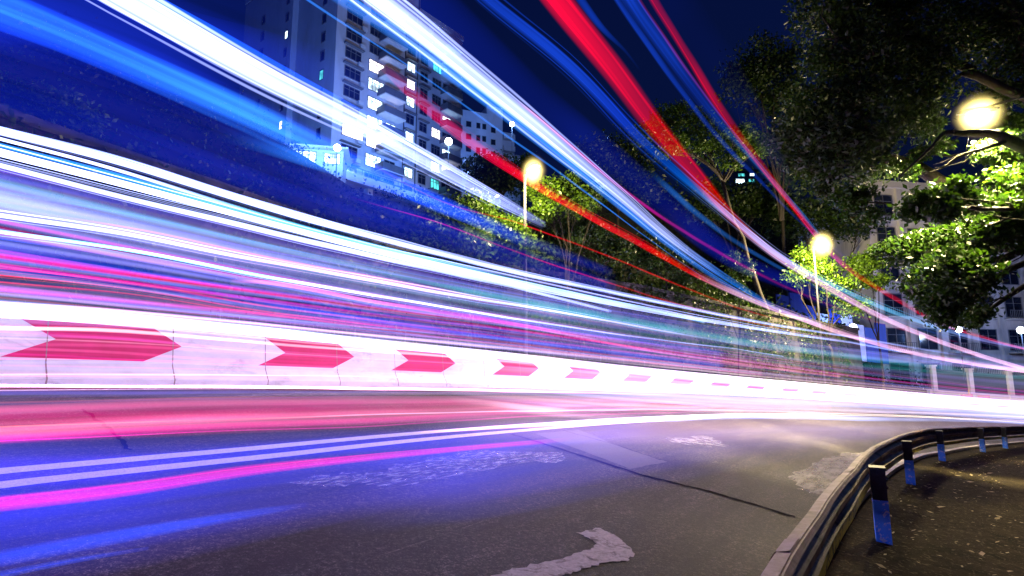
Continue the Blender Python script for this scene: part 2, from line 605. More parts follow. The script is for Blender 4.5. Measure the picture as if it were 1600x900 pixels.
blob('concrete_patch', [(760, 905), (810, 888), (880, 874), (925, 858), (930, 848), (903, 833), (935, 826), (968, 842), (990, 862), (985, 878), (945, 880), (900, 893), (860, 905)], M['patch'], 0.006, 0.02)
blob('paint_remnant', [(1038, 684), (1075, 686), (1100, 681), (1132, 692), (1128, 698), (1095, 697), (1060, 693)], M['remnant'], 0.006, 0.14, 3)
blob('worn_marking', [(560, 748), (640, 722), (740, 705), (880, 708), (890, 722), (800, 724), (700, 745), (600, 768)], M['worn'], 0.005, 0.08, 4)
blob('worn_marking', [(450, 752), (500, 742), (580, 740), (575, 756), (500, 762)], M['worn'], 0.005, 0.08, 5)
blob('pale_lamplit_patch', [(1235, 742), (1275, 722), (1320, 708), (1352, 706), (1340, 735), (1315, 765), (1285, 775), (1250, 765)], M['pale'], 0.005, 0.10, 6)  # worn patch whose pale colour also paints the lamp's pool of light
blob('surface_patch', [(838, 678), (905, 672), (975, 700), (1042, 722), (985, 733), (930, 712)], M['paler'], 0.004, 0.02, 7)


def joint(pix, w, name='expansion_joint', mat='tar', seed=2):
    r = random.Random(seed)
    P_ = [on_road(*q) for q in pix]
    mb = MB()
    L, R_ = [], []
    for i in range(len(P_) - 1):
        for t in range(12):
            f = t / 12
            s, d = (P_[i][k] + (P_[i + 1][k] - P_[i][k]) * f for k in (0, 1))
            s += r.uniform(-0.03, 0.03)
            ww = w * r.uniform(0.5, 1.2)
            L.append(pt(s - ww, d, 0.0075))
            R_.append(pt(s + ww, d, 0.0075))
    n = len(L)
    mb.add(L + R_, [(i, i + 1, n + i + 1, n + i) for i in range(n - 1)])
    return mb.build(name, M[mat], road)


joint([(800, 679), (870, 700), (1000, 742), (1120, 772), (1255, 812)], 0.055)
joint([(880, 673), (960, 695), (1040, 722)], 0.02, seed=3)
joint([(130, 640), (172, 672), (205, 708)], 0.03, seed=4)
joint([(600, 868), (700, 835), (800, 800), (900, 765)], 0.008, 'surface_scratch', 'patch', 5)
joint([(600, 766), (700, 745), (800, 727), (880, 714)], 0.010, 'surface_scratch', 'line', 6)

# dry leaves and grit on the shoulder
mb = MB()
for i in range(4200):
    s = random.uniform(-4, 32)
    d = dg(s) + random.uniform(0.1, 9) ** 1.0
    c0 = pt(s, d, 0.034 + random.uniform(0, 0.015))
    a = random.uniform(0, 6.28)
    l = random.uniform(0.010, 0.036) if random.random() < .9 else random.uniform(.04, .075)
    u = np.array([math.cos(a), math.sin(a), random.uniform(-.3, .3)]) * l
    w = np.array([-math.sin(a), math.cos(a), random.uniform(-.3, .3)]) * l * 0.5
    mb.add([c0 - u, c0 + w, c0 + u, c0 - w], [(0, 1, 2, 3)])
tag(mb.build('leaf_litter', M['litter']), 'scattered dry leaves and grit on the dirt behind the guardrail', 'leaf litter', kind='stuff')

# ------------------------------------------------------------------ concrete barrier with chevrons
bar = empty('concrete_barrier', tuple(pt(0, 0)))
tag(bar, 'white concrete crash barrier with red arrow chevrons along the outside of the bend', 'barrier')
BP = [(0.20, -0.3), (0.20, 0.10), (0.02, 0.36), (-0.06, 1.10), (-0.10, 1.13), (-0.24, 1.13), (-0.28, 1.10), (-0.42, 0.36), (-0.60, 0.10), (-0.60, -0.3)]
ss = np.arange(-40, 125, 0.5)
flat = lambda s, d: np.array([*map(float, at(s, d)), float(base_z(s))])
mb = MB()
mb.sweep([flat(s, 0) for s in ss], [side(s) for s in ss], BP, closed=True)
mb.build('wall', M['barrier'], bar)


def on_face(s, h, out=0.0):
    """a point on the upper sloping face of the barrier"""
    d = 0.02 + (h - 0.36) / (1.10 - 0.36) * (-0.08)
    p = flat(s, d + out)
    p[2] += h
    return p


ax = [12, 412, 617, 774, 885, 975, 1048, 1110, 1167, 1222, 1268, 1317, 1364, 1410, 1459, 1506, 1553]
sa = [on_lane(x, 600, 0.0)[0] for x in ax]
sa[0] = 0.14
for k in range(4):
    sa.append(sa[-1] + 4.5)
    sa.insert(0, sa[0] - 4.5)
H0, H1 = 0.43, 1.05
for s0 in sa:
    mb = MB()
    L, nk = 2.72, 0.62
    rows = []
    for f in np.linspace(0, 1, 9):
        h = H0 + (H1 - H0) * f
        k = 1 - abs(2 * f - 1)
        rows.append([on_face(s0 - 0.18 * (1 - f) + nk * k + t * (L - nk), h, 0.004) for t in np.linspace(0, 1, 7)])
    vs = [p for r_ in rows for p in r_]
    mb.add(vs, [(i * 7 + j, i * 7 + j + 1, (i + 1) * 7 + j + 1, (i + 1) * 7 + j) for i in range(8) for j in range(6)])
    mb.build('chevron', M['red'], bar)
for k in range(-6, 26):
    s0 = 0.55 + k * 2.05
    mb = MB()
    w = 0.012
    fs = [(0.212, 0.0), (0.203, 0.10), (0.023, 0.36)]
    vs = []
    for d_, h_ in fs:
        for e in (-w, w):
            p = flat(s0 + e - 0.15 * (0.36 - h_), d_)
            p[2] += h_ + 0.003
            vs.append(p)
    for h_ in (0.43, 1.09):
        for e in (-w * .7, w * .7):
            vs.append(on_face(s0 + e, h_, 0.008))
    mb.add(vs, [(2 * i, 2 * i + 1, 2 * i + 3, 2 * i + 2) for i in range(4)])
    mb.build('panel_joint', M['joint'], bar)

# ------------------------------------------------------------------ guardrail
gr = empty('guardrail', tuple(pt(3.4, 11.3)))
tag(gr, 'bent steel guardrail on dark posts with blue feet in the right foreground', 'guardrail')
GP = [(-0.035, 0.765), (-0.055, 0.785), (-0.115, 0.78), (-0.135, 0.75), (-0.135, 0.70), (-0.06, 0.64), (-0.06, 0.60), (-0.135, 0.54), (-0.135, 0.48), (-0.09, 0.45)]
GP2 = GP + [(p[0] + 0.014, p[1] - 0.004) for p in GP[::-1]]
ss = np.arange(-9, 46, 0.3)
mb = MB()
mb.sweep([pt(s, dg(s)) for s in ss], [side(s) for s in ss], GP2, closed=True)
mb.build('rail_beam', M['steel'], gr)
mb = MB()
mb.sweep([pt(s, dg(s)) for s in ss], [side(s) for s in ss], [(-0.105, 0.42), (-0.09, 0.42), (-0.09, 0.33), (-0.105, 0.33)], closed=True)
mb.build('lower_rail', M['yellow'], gr)
for s in np.arange(-5.6, 46, 4.0):                     # laps between beam lengths
    mb = MB()
    q = [s - 0.16, s + 0.16]
    mb.sweep([pt(t, dg(t)) for t in q], [side(t) for t in q], [(p[0] - 0.006, p[1] + (0.006 if i < 2 else 0)) for i, p in enumerate(GP)])
    mb.build('beam_lap', M['steel'], gr)
PS = [(3.4, -0.045), (9.67, 0.04), (16.44, 0.02), (22.99, 0.0), (27.24, 0.0), (33.5, 0.0), (40, 0.0), (-2.8, 0.0)]
for s, lean in PS:
    o_ = pt(s, dg(s) + 0.10)
    u, w = along(s), side(s)
    nrm = np.array([0, 0, 1.0]) - u * lean * 2.2
    mb = MB()
    mb.frame_box(o_, u, w, nrm, -0.085, 0.085, -0.06, 0.075, 0.44, 0.745)
    mb.frame_box(o_, u, w, nrm, -0.092, 0.092, -0.066, 0.081, 0.735, 0.762)
    po = mb.build('post', M['post_dark'], gr)
    mb = MB()
    mb.frame_box(o_, u, w, nrm, -0.086, 0.086, -0.061, 0.076, -0.1, 0.44)
    mb.build('painted_foot', M['post_blue'], po)
    for hh in (0.56, 0.66):
        mb = MB()
        c0 = o_ + nrm * hh + w * 0.072
        mb.tube([c0, c0 + w * 0.022], 0.016, 8)
        mb.build('bolt', M['steel'], po)

# ------------------------------------------------------------------ retaining wall, hillside
WS = [-45, 0.7, 5.25, 10.9, 20, 28.95, 44.6, 63.35, 125]
WZ = [5.3, 4.96, 4.82, 4.40, 4.75, 5.04, 4.58, 3.48, 0.8]
wt = lambda s: float(np.interp(s, WS, WZ))
ss = np.arange(-45, 58, 0.75)
mb = MB()
vs = []
for s in ss:
    for d, z in ((-2.7, float(base_z(s)) - 0.6), (-3.0, wt(s)), (-3.5, wt(s)), (-3.5, float(base_z(s)) - 0.6)):
        p = flat(s, d)
        p[2] = z
        vs.append(p)
n = 4
mb.add(vs, [(i * n + j, i * n + (j + 1) % n, (i + 1) * n + (j + 1) % n, (i + 1) * n + j) for i in range(len(ss) - 1) for j in range(n)] + [(3, 2, 1, 0)] + [tuple(len(ss) * n - 4 + j for j in range(4))])
rw = empty('retaining_wall', tuple(flat(10, -3)))
tag(rw, 'tall stained concrete retaining wall behind the crash barrier, overgrown with creeper', 'wall')
mb.build('wall', M['wallc'], rw)
mb = MB()
cp = []
for s in ss:
    p = flat(s, -3.0)
    p[2] = wt(s)
    cp.append(p)
mb.sweep(cp, [side(s) for s in ss], [(0.12, 0.003), (0.12, 0.22), (-0.6, 0.22), (-0.6, 0.003)], closed=True)
mb.build('coping', M['wallc'], rw)

RGX = [-300, 0, 200, 370, 470, 560, 700, 800, 860, 950, 1000, 1130, 1250, 1400, 1600, 1900]
RGY = [-60, 50, 130, 190, 250, 300, 330, 330, 310, 290, 300, 315, 330, 380, 430, 470]


def elev(az):
    px = 800 + F * math.tan(max(-1.2, min(1.05, az)))
    y = float(np.interp(px, RGX, RGY))
    return (583 - y) / F * math.cos(az) * 1.02


def hill_z(x, y, s, dd):
    """dd: metres behind the retaining wall"""
    az = math.atan2(x, y) if y > -4 else -1.2
    dist = math.hypot(x, y)
    top = elev(az) * dist
    t = max(0.0, min(1.0, dd / 34.0))
    t = t * t * (3 - 2 * t)
    z0 = wt(s) - 0.15 if s < 58 else float(base_z(s)) + 0.1
    back = max(0.0, dd - 36) * 0.28
    return z0 * (1 - t) + max(z0, top) * t - back + 0.5 * math.sin(x * 0.35) * math.sin(y * 0.31) * t


mb = MB()
ss = np.arange(-45, 126, 1.5)
dd = np.array([0, 1.5, 3, 5, 7, 10, 13, 16, 19, 22, 25, 28, 31, 34, 37, 42, 50, 60, 80, 110])
vs = []
for s in ss:
    for q in dd:
        p = flat(s, -3.4 - q)
        p[2] = hill_z(p[0], p[1], s, q)
        vs.append(p)
n = len(dd)
mb.add(vs, [(i * n + j, i * n + j + 1, (i + 1) * n + j + 1, (i + 1) * n + j) for i in range(len(ss) - 1) for j in range(n - 1)])
hill = mb.build('hillside', M['soil'], smooth=True)
tag(hill, kind='structure')


# ------------------------------------------------------------------ foliage
def leaves(name, centers, size, mat, parent=None, aspect=0.5, droop=0.0):
    c = np.asarray(centers, float)
    n = len(c)
    a = RNG.normal(size=(n, 3))
    a[:, 2] -= droop
    a /= np.linalg.norm(a, axis=1)[:, None]
    b_ = np.cross(a, RNG.normal(size=(n, 3)))
    b_ /= np.linalg.norm(b_, axis=1)[:, None] + 1e-9
    sz = size * RNG.uniform(0.6, 1.35, (n, 1))
    v = np.stack([c - a * sz, c + b_ * sz * aspect, c + a * sz, c - b_ * sz * aspect], 1).reshape(-1, 3)
    me = bpy.data.meshes.new(name)
    me.vertices.add(4 * n)
    me.vertices.foreach_set('co', v.ravel())
    me.loops.add(4 * n)
    me.loops.foreach_set('vertex_index', np.arange(4 * n, dtype=np.int32))
    me.polygons.add(n)
    me.polygons.foreach_set('loop_start', np.arange(0, 4 * n, 4, dtype=np.int32))
    me.materials.append(mat)
    me.update(calc_edges=True)
    o = bpy.data.objects.new(name, me)
    COL.objects.link(o)
    if parent is not None:
        o.parent = parent
        o.matrix_parent_inverse = Matrix.Translation(parent.location).inverted()
    return o


def clump_points(blobs, n, fine=0.24, per=60, squash=0.8):
    """leaf positions: blobs -> uneven twigs -> leaves; returns (leaf points, twig centres)"""
    w = np.array([b_[3] ** 2 for b_ in blobs])
    w = w / w.sum()
    L, T = [], []
    for bl, wi in zip(blobs, w):
        k = max(3, int(n * wi / per))
        d = RNG.normal(size=(k, 3))
        d /= np.linalg.norm(d, axis=1)[:, None]
        r = bl[3] * RNG.uniform(0.15, 1.0, (k, 1)) ** 0.55 * RNG.uniform(0.75, 1.2, (k, 1))
        tw = np.array(bl[:3]) + d * r * np.array([1, 1, squash])
        T.append(tw)
        for t in tw:
            m_ = int(per * RNG.uniform(0.5, 1.5))
            L.append(t + RNG.normal(size=(m_, 3)) * bl[3] * fine * np.array([1, 1, 0.7]))
    return np.concatenate(L), np.concatenate(T)


def limb(mb, a, b_, r0, r1, sag=0.15, seg=8, wob=0.06, n=7):
    a, b_ = np.asarray(a, float), np.asarray(b_, float)
    L = np.linalg.norm(b_ - a)
    pts = []
    off = RNG.normal(size=3) * L * wob
    for i in range(seg + 1):
        t = i / seg
        p = a + (b_ - a) * t
        p = p + off * math.sin(math.pi * t) + np.array([0, 0, 1]) * L * sag * math.sin(math.pi * t) * (1 - t)
        p = p + RNG.normal(size=3) * L * 0.006
        pts.append(p)
    mb.tube(pts, np.linspace(r0, r1, seg + 1), n)
    return np.array(pts)


def tree(name, label, cat, base, fork, blobs, n, size, mat, trunk_r=0.18, fine=0.24, per=60, twigs=40, group=None, squash=0.8, aspect=0.5):
    base, fork = np.asarray(base, float), np.asarray(fork, float)
    root = empty(name, tuple(base))
    tag(root, label, cat, group)
    L, T = clump_points(blobs, n, fine, per, squash)
    mb = MB()
    limb(mb, base - np.array([0, 0, 0.5]), fork, trunk_r, trunk_r * 0.7, 0.0, 8, 0.03, 9)
    for bl in blobs:
        bp = limb(mb, fork, bl[:3], trunk_r * 0.5, trunk_r * 0.14, 0.1, 8, 0.05, 6)
        near = T[np.argsort(np.linalg.norm(T - np.array(bl[:3]), axis=1))[:max(2, twigs // len(blobs))]]
        for t in near:
            limb(mb, bp[random.randint(4, 8)], t, trunk_r * 0.12, 0.006, 0.05, 4, 0.05, 4)
    mb.build('trunk', M['bark'], root, smooth=True)
    leaves('crown', L, size, mat, root, aspect)
    return root


def B(px, py, D, r):
    p = deep(px, py, D)
    return (p[0], p[1], p[2], r)


def ground_under(p):
    s, d = sd_of(p[0], p[1])
    if d > -3:
        return float(road_z(s, d))
    return hill_z(p[0], p[1], s, -d - 3.4)


def bush(name, label, blobs, n, size, mat, cat='bush', **kw):
    c = np.mean([b_[:3] for b_ in blobs], axis=0)
    base = np.array([c[0], c[1], min(ground_under(c), min(b_[2] - b_[3] * 0.6 for b_ in blobs))])
    fork = base + (c - base) * 0.45
    return tree(name, label, cat, base, fork, blobs, n, size, mat, trunk_r=kw.pop('trunk_r', 0.07), **kw)


# creeper on the retaining wall and scrub over the slope: nobody could count these leaves
pts_ = []
for i in range(30000):
    s = random.uniform(-12, 56)
    f = random.random() ** 0.7
    if math.sin(s * 0.9) + math.sin(s * 2.3 + 1) + 2.2 * random.random() < 0.6:
        continue
    p = flat(s, -2.66 - 0.3 * f)
    p[2] = float(base_z(s)) + f * (wt(s) + 0.2 - float(base_z(s)))
    pts_.append(p + RNG.normal(size=3) * 0.10)
tag(leaves('creeper', pts_, 0.10, M['leaf_mid'], aspect=0.6), 'green creeper covering the face of the retaining wall', 'creeper', kind='stuff')
pts_ = []
while len(pts_) < 75000:
    s = random.uniform(-14, 78)
    q = random.uniform(0.0, 40) if random.random() < 0.5 else random.uniform(0, 14)
    p = flat(s, -3.6 - q)
    p[2] = hill_z(p[0], p[1], s, q)
    if (p[0] + 20) ** 2 + (p[1] - 60) ** 2 < 40:      # the yard of the gatehouse is kept clear
        continue
    hh = max(0, 0.5 + math.sin(p[0] * 0.9) * math.sin(p[1] * 0.8 + p[0] * 0.2)) * 1.5 + 0.2
    for _ in range(14):
        pts_.append(p + np.array([random.gauss(0, .45), random.gauss(0, .45), abs(random.gauss(0, hh * 0.6))]))
far_ = [p for p in pts_ if p[1] > 24]
near_ = [p + RNG.normal(size=3) * .12 for p in pts_ if p[1] <= 24 for _ in range(2)]
tag(leaves('hillside_scrub', near_, 0.085, M['leaf_dark'], aspect=0.5), 'fine leaved scrub on the bank just above the near end of the retaining wall', 'scrub', kind='stuff')
tag(leaves('hillside_scrub', far_, 0.17, M['leaf_dark'], aspect=0.55), 'dense dark scrub covering the hillside above the retaining wall', 'scrub', kind='stuff')

# ------------------------------------------------------------------ trees and bushes
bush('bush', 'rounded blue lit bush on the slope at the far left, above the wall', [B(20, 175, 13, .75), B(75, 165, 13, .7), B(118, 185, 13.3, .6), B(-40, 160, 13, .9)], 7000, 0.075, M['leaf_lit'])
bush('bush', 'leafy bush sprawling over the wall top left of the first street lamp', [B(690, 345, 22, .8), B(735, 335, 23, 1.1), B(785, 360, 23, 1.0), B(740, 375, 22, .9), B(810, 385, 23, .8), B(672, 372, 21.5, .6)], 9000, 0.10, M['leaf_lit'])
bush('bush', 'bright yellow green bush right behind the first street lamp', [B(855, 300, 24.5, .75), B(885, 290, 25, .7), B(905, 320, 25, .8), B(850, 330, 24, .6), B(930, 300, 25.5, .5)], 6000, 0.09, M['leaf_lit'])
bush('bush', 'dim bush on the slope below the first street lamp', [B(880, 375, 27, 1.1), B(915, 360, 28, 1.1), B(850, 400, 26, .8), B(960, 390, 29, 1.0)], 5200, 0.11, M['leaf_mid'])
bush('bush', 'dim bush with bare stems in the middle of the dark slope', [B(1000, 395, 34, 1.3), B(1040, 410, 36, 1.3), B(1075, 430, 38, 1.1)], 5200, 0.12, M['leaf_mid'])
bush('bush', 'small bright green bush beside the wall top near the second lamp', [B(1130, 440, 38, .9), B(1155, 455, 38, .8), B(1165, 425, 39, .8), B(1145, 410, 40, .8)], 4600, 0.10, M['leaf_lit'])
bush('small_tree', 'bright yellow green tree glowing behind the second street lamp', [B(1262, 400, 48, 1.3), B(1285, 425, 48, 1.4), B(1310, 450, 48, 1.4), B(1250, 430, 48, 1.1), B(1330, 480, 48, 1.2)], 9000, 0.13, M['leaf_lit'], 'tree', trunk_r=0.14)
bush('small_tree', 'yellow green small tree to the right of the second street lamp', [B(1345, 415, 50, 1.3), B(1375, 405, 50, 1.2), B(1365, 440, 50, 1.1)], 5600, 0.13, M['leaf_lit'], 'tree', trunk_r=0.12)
p0 = deep(1165, 350, 44)
tree('flat_topped_tree', 'spreading flat topped tree with bare twigs crossed by the wide red trail', 'tree', (p0[0] + 3, p0[1] + 3, ground_under(p0 + 3)), deep(1130, 285, 44),
     [B(1010, 205, 42, 1.5), B(1045, 185, 43, 1.9), B(1085, 195, 44, 1.7), B(1050, 225, 42, 1.6), B(1105, 235, 43, 1.6), B(1150, 215, 45, 1.5), B(1150, 250, 43, 1.2), B(1190, 225, 46, 1.7)], 11000, 0.13, M['leaf_lit'], 0.22, fine=0.16, per=45, twigs=110)
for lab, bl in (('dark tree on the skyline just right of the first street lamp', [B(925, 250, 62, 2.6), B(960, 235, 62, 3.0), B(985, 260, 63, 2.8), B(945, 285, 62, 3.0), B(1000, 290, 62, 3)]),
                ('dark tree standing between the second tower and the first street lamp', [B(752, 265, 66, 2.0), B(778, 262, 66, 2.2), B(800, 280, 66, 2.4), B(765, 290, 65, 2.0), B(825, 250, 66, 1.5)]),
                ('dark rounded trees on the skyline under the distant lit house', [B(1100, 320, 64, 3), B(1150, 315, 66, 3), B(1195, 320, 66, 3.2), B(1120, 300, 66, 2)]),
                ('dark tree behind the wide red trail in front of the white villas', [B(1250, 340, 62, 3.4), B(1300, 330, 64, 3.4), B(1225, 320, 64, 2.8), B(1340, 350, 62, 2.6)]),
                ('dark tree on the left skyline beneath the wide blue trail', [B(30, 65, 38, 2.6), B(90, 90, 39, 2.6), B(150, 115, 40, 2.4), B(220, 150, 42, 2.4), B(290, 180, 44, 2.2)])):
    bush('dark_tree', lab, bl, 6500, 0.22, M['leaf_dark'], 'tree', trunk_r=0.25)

# the big overhanging tree at the right
tb = deep(1900, 640, 17)
tb[2] = float(road_z(*sd_of(tb[0], tb[1])))
big = empty('overhanging_tree', tuple(tb))
tag(big, 'huge dark tree whose limbs overhang the road at the top right', 'tree')
fk = deep(1680, 265, 16.2)
mb = MB()
limb(mb, tb - np.array([0, 0, .5]), fk, 0.5, 0.36, 0, 10, 0.03, 12)
L1 = limb(mb, fk, deep(1555, 212, 15.6), 0.25, 0.15, 0.0, 6, 0.01, 10)
L2 = limb(mb, L1[-1], deep(1478, 207, 15), 0.13, 0.07, 0.03, 6, 0.01, 9)
L3 = limb(mb, L2[-1], deep(1405, 275, 14.8), 0.055, 0.025, 0.08, 8, 0.04, 7)
L4 = limb(mb, L1[-2], deep(1470, 262, 14.8), 0.07, 0.03, -0.02, 8, 0.02, 6)
L5 = limb(mb, deep(1500, 300, 19), deep(1430, 258, 18.4), 0.26, 0.20, 0, 6, 0.02, 10)
L6 = limb(mb, deep(1720, 420, 20), deep(1500, 300, 19), 0.34, 0.26, 0, 6, 0.02, 10)
L7 = limb(mb, L5[-1], deep(1330, 235, 17.5), 0.19, 0.08, 0.05, 8, 0.03, 8)
L8 = limb(mb, fk, deep(1600, 60, 15.5), 0.24, 0.16, 0, 6, 0.03, 9)
L9 = limb(mb, L8[-1], deep(1555, -60, 15), 0.15, 0.08, 0, 6, 0.03, 8)
L10 = limb(mb, deep(1520, 110, 16), deep(1375, 5, 15.5), 0.13, 0.06, -0.06, 9, 0.03, 8)
L11 = limb(mb, L8[3], deep(1505, 112, 16), 0.15, 0.12, -0.05, 6, 0.02, 8)
L12 = limb(mb, L10[5], deep(1290, 60, 15), 0.06, 0.02, 0.05, 7, 0.05, 6)
L13 = limb(mb, L7[-1], deep(1255, 205, 16.5), 0.07, 0.03, 0.03, 7, 0.05, 6)
crown_blobs = [B(1285, 25, 15.5, 1.0), B(1330, 70, 15.5, 1.0), B(1295, 95, 15.5, .8), B(1380, 30, 16, 1.2), B(1440, 80, 16, 1.2), B(1500, 30, 16, 1.2), B(1570, 60, 16, 1.2), B(1620, 20, 16, 1.3), B(1570, 130, 16.5, .9),
               B(1380, 120, 16, 1.1), B(1330, 150, 15.5, .9), B(1270, 170, 16, .9), B(1235, 215, 16, .7), B(1290, 215, 16, .9), B(1350, 200, 16, 1.0), B(1410, 190, 16.5, .9), B(1450, 150, 16.5, .8), B(1310, 260, 16.5, .8),
               B(1370, 255, 17, .8), B(1245, 255, 16.5, .6), B(1285, 285, 17, .5), B(1640, 120, 16, 1.0), B(1400, -40, 15, 1.3), B(1520, -60, 15, 1.4), B(1300, -40, 15, 1.0)]
allp = np.concatenate([L2, L3, L5, L7, L8, L9, L10, L11, L12, L13])
LP, TW = clump_points(crown_blobs, 52000, 0.26, 70, 0.8)
for bl in crown_blobs:
    q = allp[np.argmin(np.linalg.norm(allp - np.array(bl[:3]), axis=1))]
    limb(mb, q, bl[:3], 0.05, 0.02, 0.05, 6, 0.06, 6)
for t in TW[::3]:
    q = allp[np.argmin(np.linalg.norm(allp - t, axis=1))]
    bl = min(crown_blobs, key=lambda b_: np.linalg.norm(np.array(b_[:3]) - t))
    limb(mb, np.array(bl[:3]), t, 0.016, 0.005, 0.03, 4, 0.06, 4)
for k in range(16):                                     # bare twigs below the lamp
    a = L4[random.randint(2, 8)] if k % 2 else L2[random.randint(1, 6)]
    limb(mb, a, a + np.array([random.uniform(-1.2, .5), random.uniform(-.5, .5), random.uniform(-.9, -.1)]), 0.012, 0.004, 0.1, 6, 0.1, 4)
mb.build('trunk', M['bark'], big, smooth=True)
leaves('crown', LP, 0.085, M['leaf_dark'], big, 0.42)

# leafy tree below it, lit by the third lamp
rb = deep(1980, 700, 23)
rb[2] = float(road_z(*sd_of(rb[0], rb[1])))
tree('leafy_tree', 'leafy tree at the right with glossy lamp lit leaves hanging over the road', 'tree', rb, deep(1720, 400, 22),
     [B(1452, 318, 13.0, .5), B(1490, 310, 15, .6), B(1520, 360, 20, 1.1), B(1475, 385, 17, .85), B(1422, 392, 17.5, .68), B(1500, 430, 15.5, .85), B(1480, 480, 15.5, .6), B(1520, 495, 21, .55), B(1575, 335, 15.5, .7), B(1600, 290, 16, .8), B(1545, 360, 15.5, .6), B(1610, 370, 17, .6), B(1560, 280, 19, .5), B(1650, 320, 20, .8), B(1600, 250, 19.5, .6), B(1435, 450, 18, .5)], 38000, 0.085, M['leaf_near'], 0.3, fine=0.26, per=70, twigs=90)
for lab, bl in (('small hanging spray of lit leaves below the dark canopy', [B(1315, 305, 22, .55), B(1345, 300, 22, .6), B(1335, 325, 22, .55), B(1370, 335, 22, .4)]),
                ('bright cluster of lamp lit leaves right of the third lamp', [B(1555, 225, 16.5, .5), B(1575, 240, 16.5, .5), B(1540, 240, 16.5, .4), B(1590, 190, 17, .5)]),
                ('lit leaves glowing left of the third lamp behind the limbs', [B(1470, 225, 17.5, .35), B(1440, 240, 18, .35), B(1450, 200, 17.5, .4), B(1420, 262, 18, .4), B(1390, 260, 18, .3)])):
    c = np.mean([b_[:3] for b_ in bl], axis=0)
    r_ = tree('hanging_branch', lab, 'branch', c + np.array([1.6, .3, .5]), c, bl, 3000, 0.085, M['leaf_near'], 0.04, fine=0.26, per=45, twigs=30)
bush('dark_tree', 'dark feathery tree crown left of the overhanging tree', [B(1180, 100, 56, 2.8), B(1215, 85, 56, 2.5), B(1160, 130, 56, 2.2), B(1210, 130, 56, 2.8), B(1245, 160, 56, 2.8), B(1190, 165, 57, 1.8), B(1230, 210, 57, 2.4), B(1240, 270, 57, 2.6)], 12000, 0.2, M['leaf_dark'], 'tree', trunk_r=0.22)


# ------------------------------------------------------------------ street lamps
def street_lamp(label, base, head, arm_from, power, lens_r, hooded=True, col=(1.0, 0.80, 0.40)):
    base, head = np.asarray(base, float), np.asarray(head, float)
    root = empty('street_lamp', tuple(base))
    tag(root, label, 'street lamp', 'street lamps along the bend')
    top = np.array([base[0], base[1], head[2] + 0.25])
    mb = MB()
    mb.tube([base - np.array([0, 0, .3]), base + (top - base) * .3, top], [0.11, 0.085, 0.055], 12)
    mb.tube([base, base + np.array([0, 0, 0.5])], [0.17, 0.15], 12)
    mb.build('pole', M['pole'], root, smooth=False)
    mb = MB()
    t = np.linspace(0, 1, 8)[:, None]
    arm = top - np.array([0, 0, .4]) + (head + np.array([0, 0, .16]) - top + np.array([0, 0, .4])) * t + np.array([0, 0, 0.35]) * np.sin(t * math.pi)
    mb.tube(arm, 0.035, 8)
    mb.build('arm', M['pole'], root)
    u = head - top
    u[2] = 0
    ln = np.linalg.norm(u)
    u = u / ln if ln > 1e-3 else np.array([1.0, 0, 0])
    w = np.array([-u[1], u[0], 0])
    mb = MB()
    prof = [(-0.38, .05, .05), (-0.25, .12, .09), (0.0, .17, .12), (0.25, .15, .10), (0.42, .06, .05)]
    vs = []
    for a, b_, h in prof:
        for k in range(10):
            an = math.pi * k / 9
            vs.append(head + u * a * 1.3 + w * b_ * 1.4 * math.cos(an) + np.array([0, 0, .12 + h * math.sin(an)]))
    n = 10
    mb.add(vs, [(i * n + j, i * n + (j + 1) % n, (i + 1) * n + (j + 1) % n, (i + 1) * n + j) for i in range(4) for j in range(n)] + [tuple(range(n)), tuple(4 * n + j for j in range(n))])
    hd = mb.build('lamp_head', M['pole'], root, smooth=True)
    mb = MB()
    rings, seg = 7, 16
    vs = []
    for i in range(rings + 1):
        a = math.pi * i / rings
        for j in range(seg):
            b_ = 2 * math.pi * j / seg
            vs.append(head + lens_r * (u * math.sin(a) * math.cos(b_) * 1.2 + w * math.sin(a) * math.sin(b_) + np.array([0, 0, .8 * math.cos(a)])))
    mb.add(vs, [(i * seg + j, i * seg + (j + 1) % seg, (i + 1) * seg + (j + 1) % seg, (i + 1) * seg + j) for i in range(rings) for j in range(seg)])
    mb.build('lens', M['lamp'], hd, smooth=True)
    mg = MB()                                           # glowing shell added round the lamp to imitate bloom
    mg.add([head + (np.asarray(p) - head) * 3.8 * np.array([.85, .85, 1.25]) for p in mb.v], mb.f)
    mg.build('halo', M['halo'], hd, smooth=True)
    ld = bpy.data.lights.new('lamp_light', 'SPOT' if hooded else 'POINT')
    if hooded:                                          # the head throws its light down and sideways
        ld.spot_size = math.radians(142)
        ld.spot_blend = 0.55
    ld.energy = power
    ld.color = col
    ld.shadow_soft_size = lens_r * 1.3
    lo = bpy.data.objects.new('lamp_light', ld)
    COL.objects.link(lo)
    lo.location = head - np.array([0, 0, 0.05 + lens_r])
    return root


h1, h2, h3 = deep(833, 268, 21.6), deep(1284, 383, 44.0), deep(1530, 180, 16.2)
street_lamp('first street lamp, on a tall pole just behind the chevron barrier, right of the towers', flat(16.2, -0.75), h1, None, 3200, 0.22, False)
street_lamp('second street lamp farther round the bend, glowing among yellow green trees', flat(49.3, -1.5), h2, None, 26000, 0.42, False)
b3 = deep(1800, 640, 15.2)
b3[2] = float(road_z(*sd_of(b3[0], b3[1])))
street_lamp('third and nearest street lamp, glowing among the limbs of the overhanging tree', b3, h3, None, 34000, 0.22)

# ------------------------------------------------------------------ towers
Z = np.array([0, 0, 1.0])


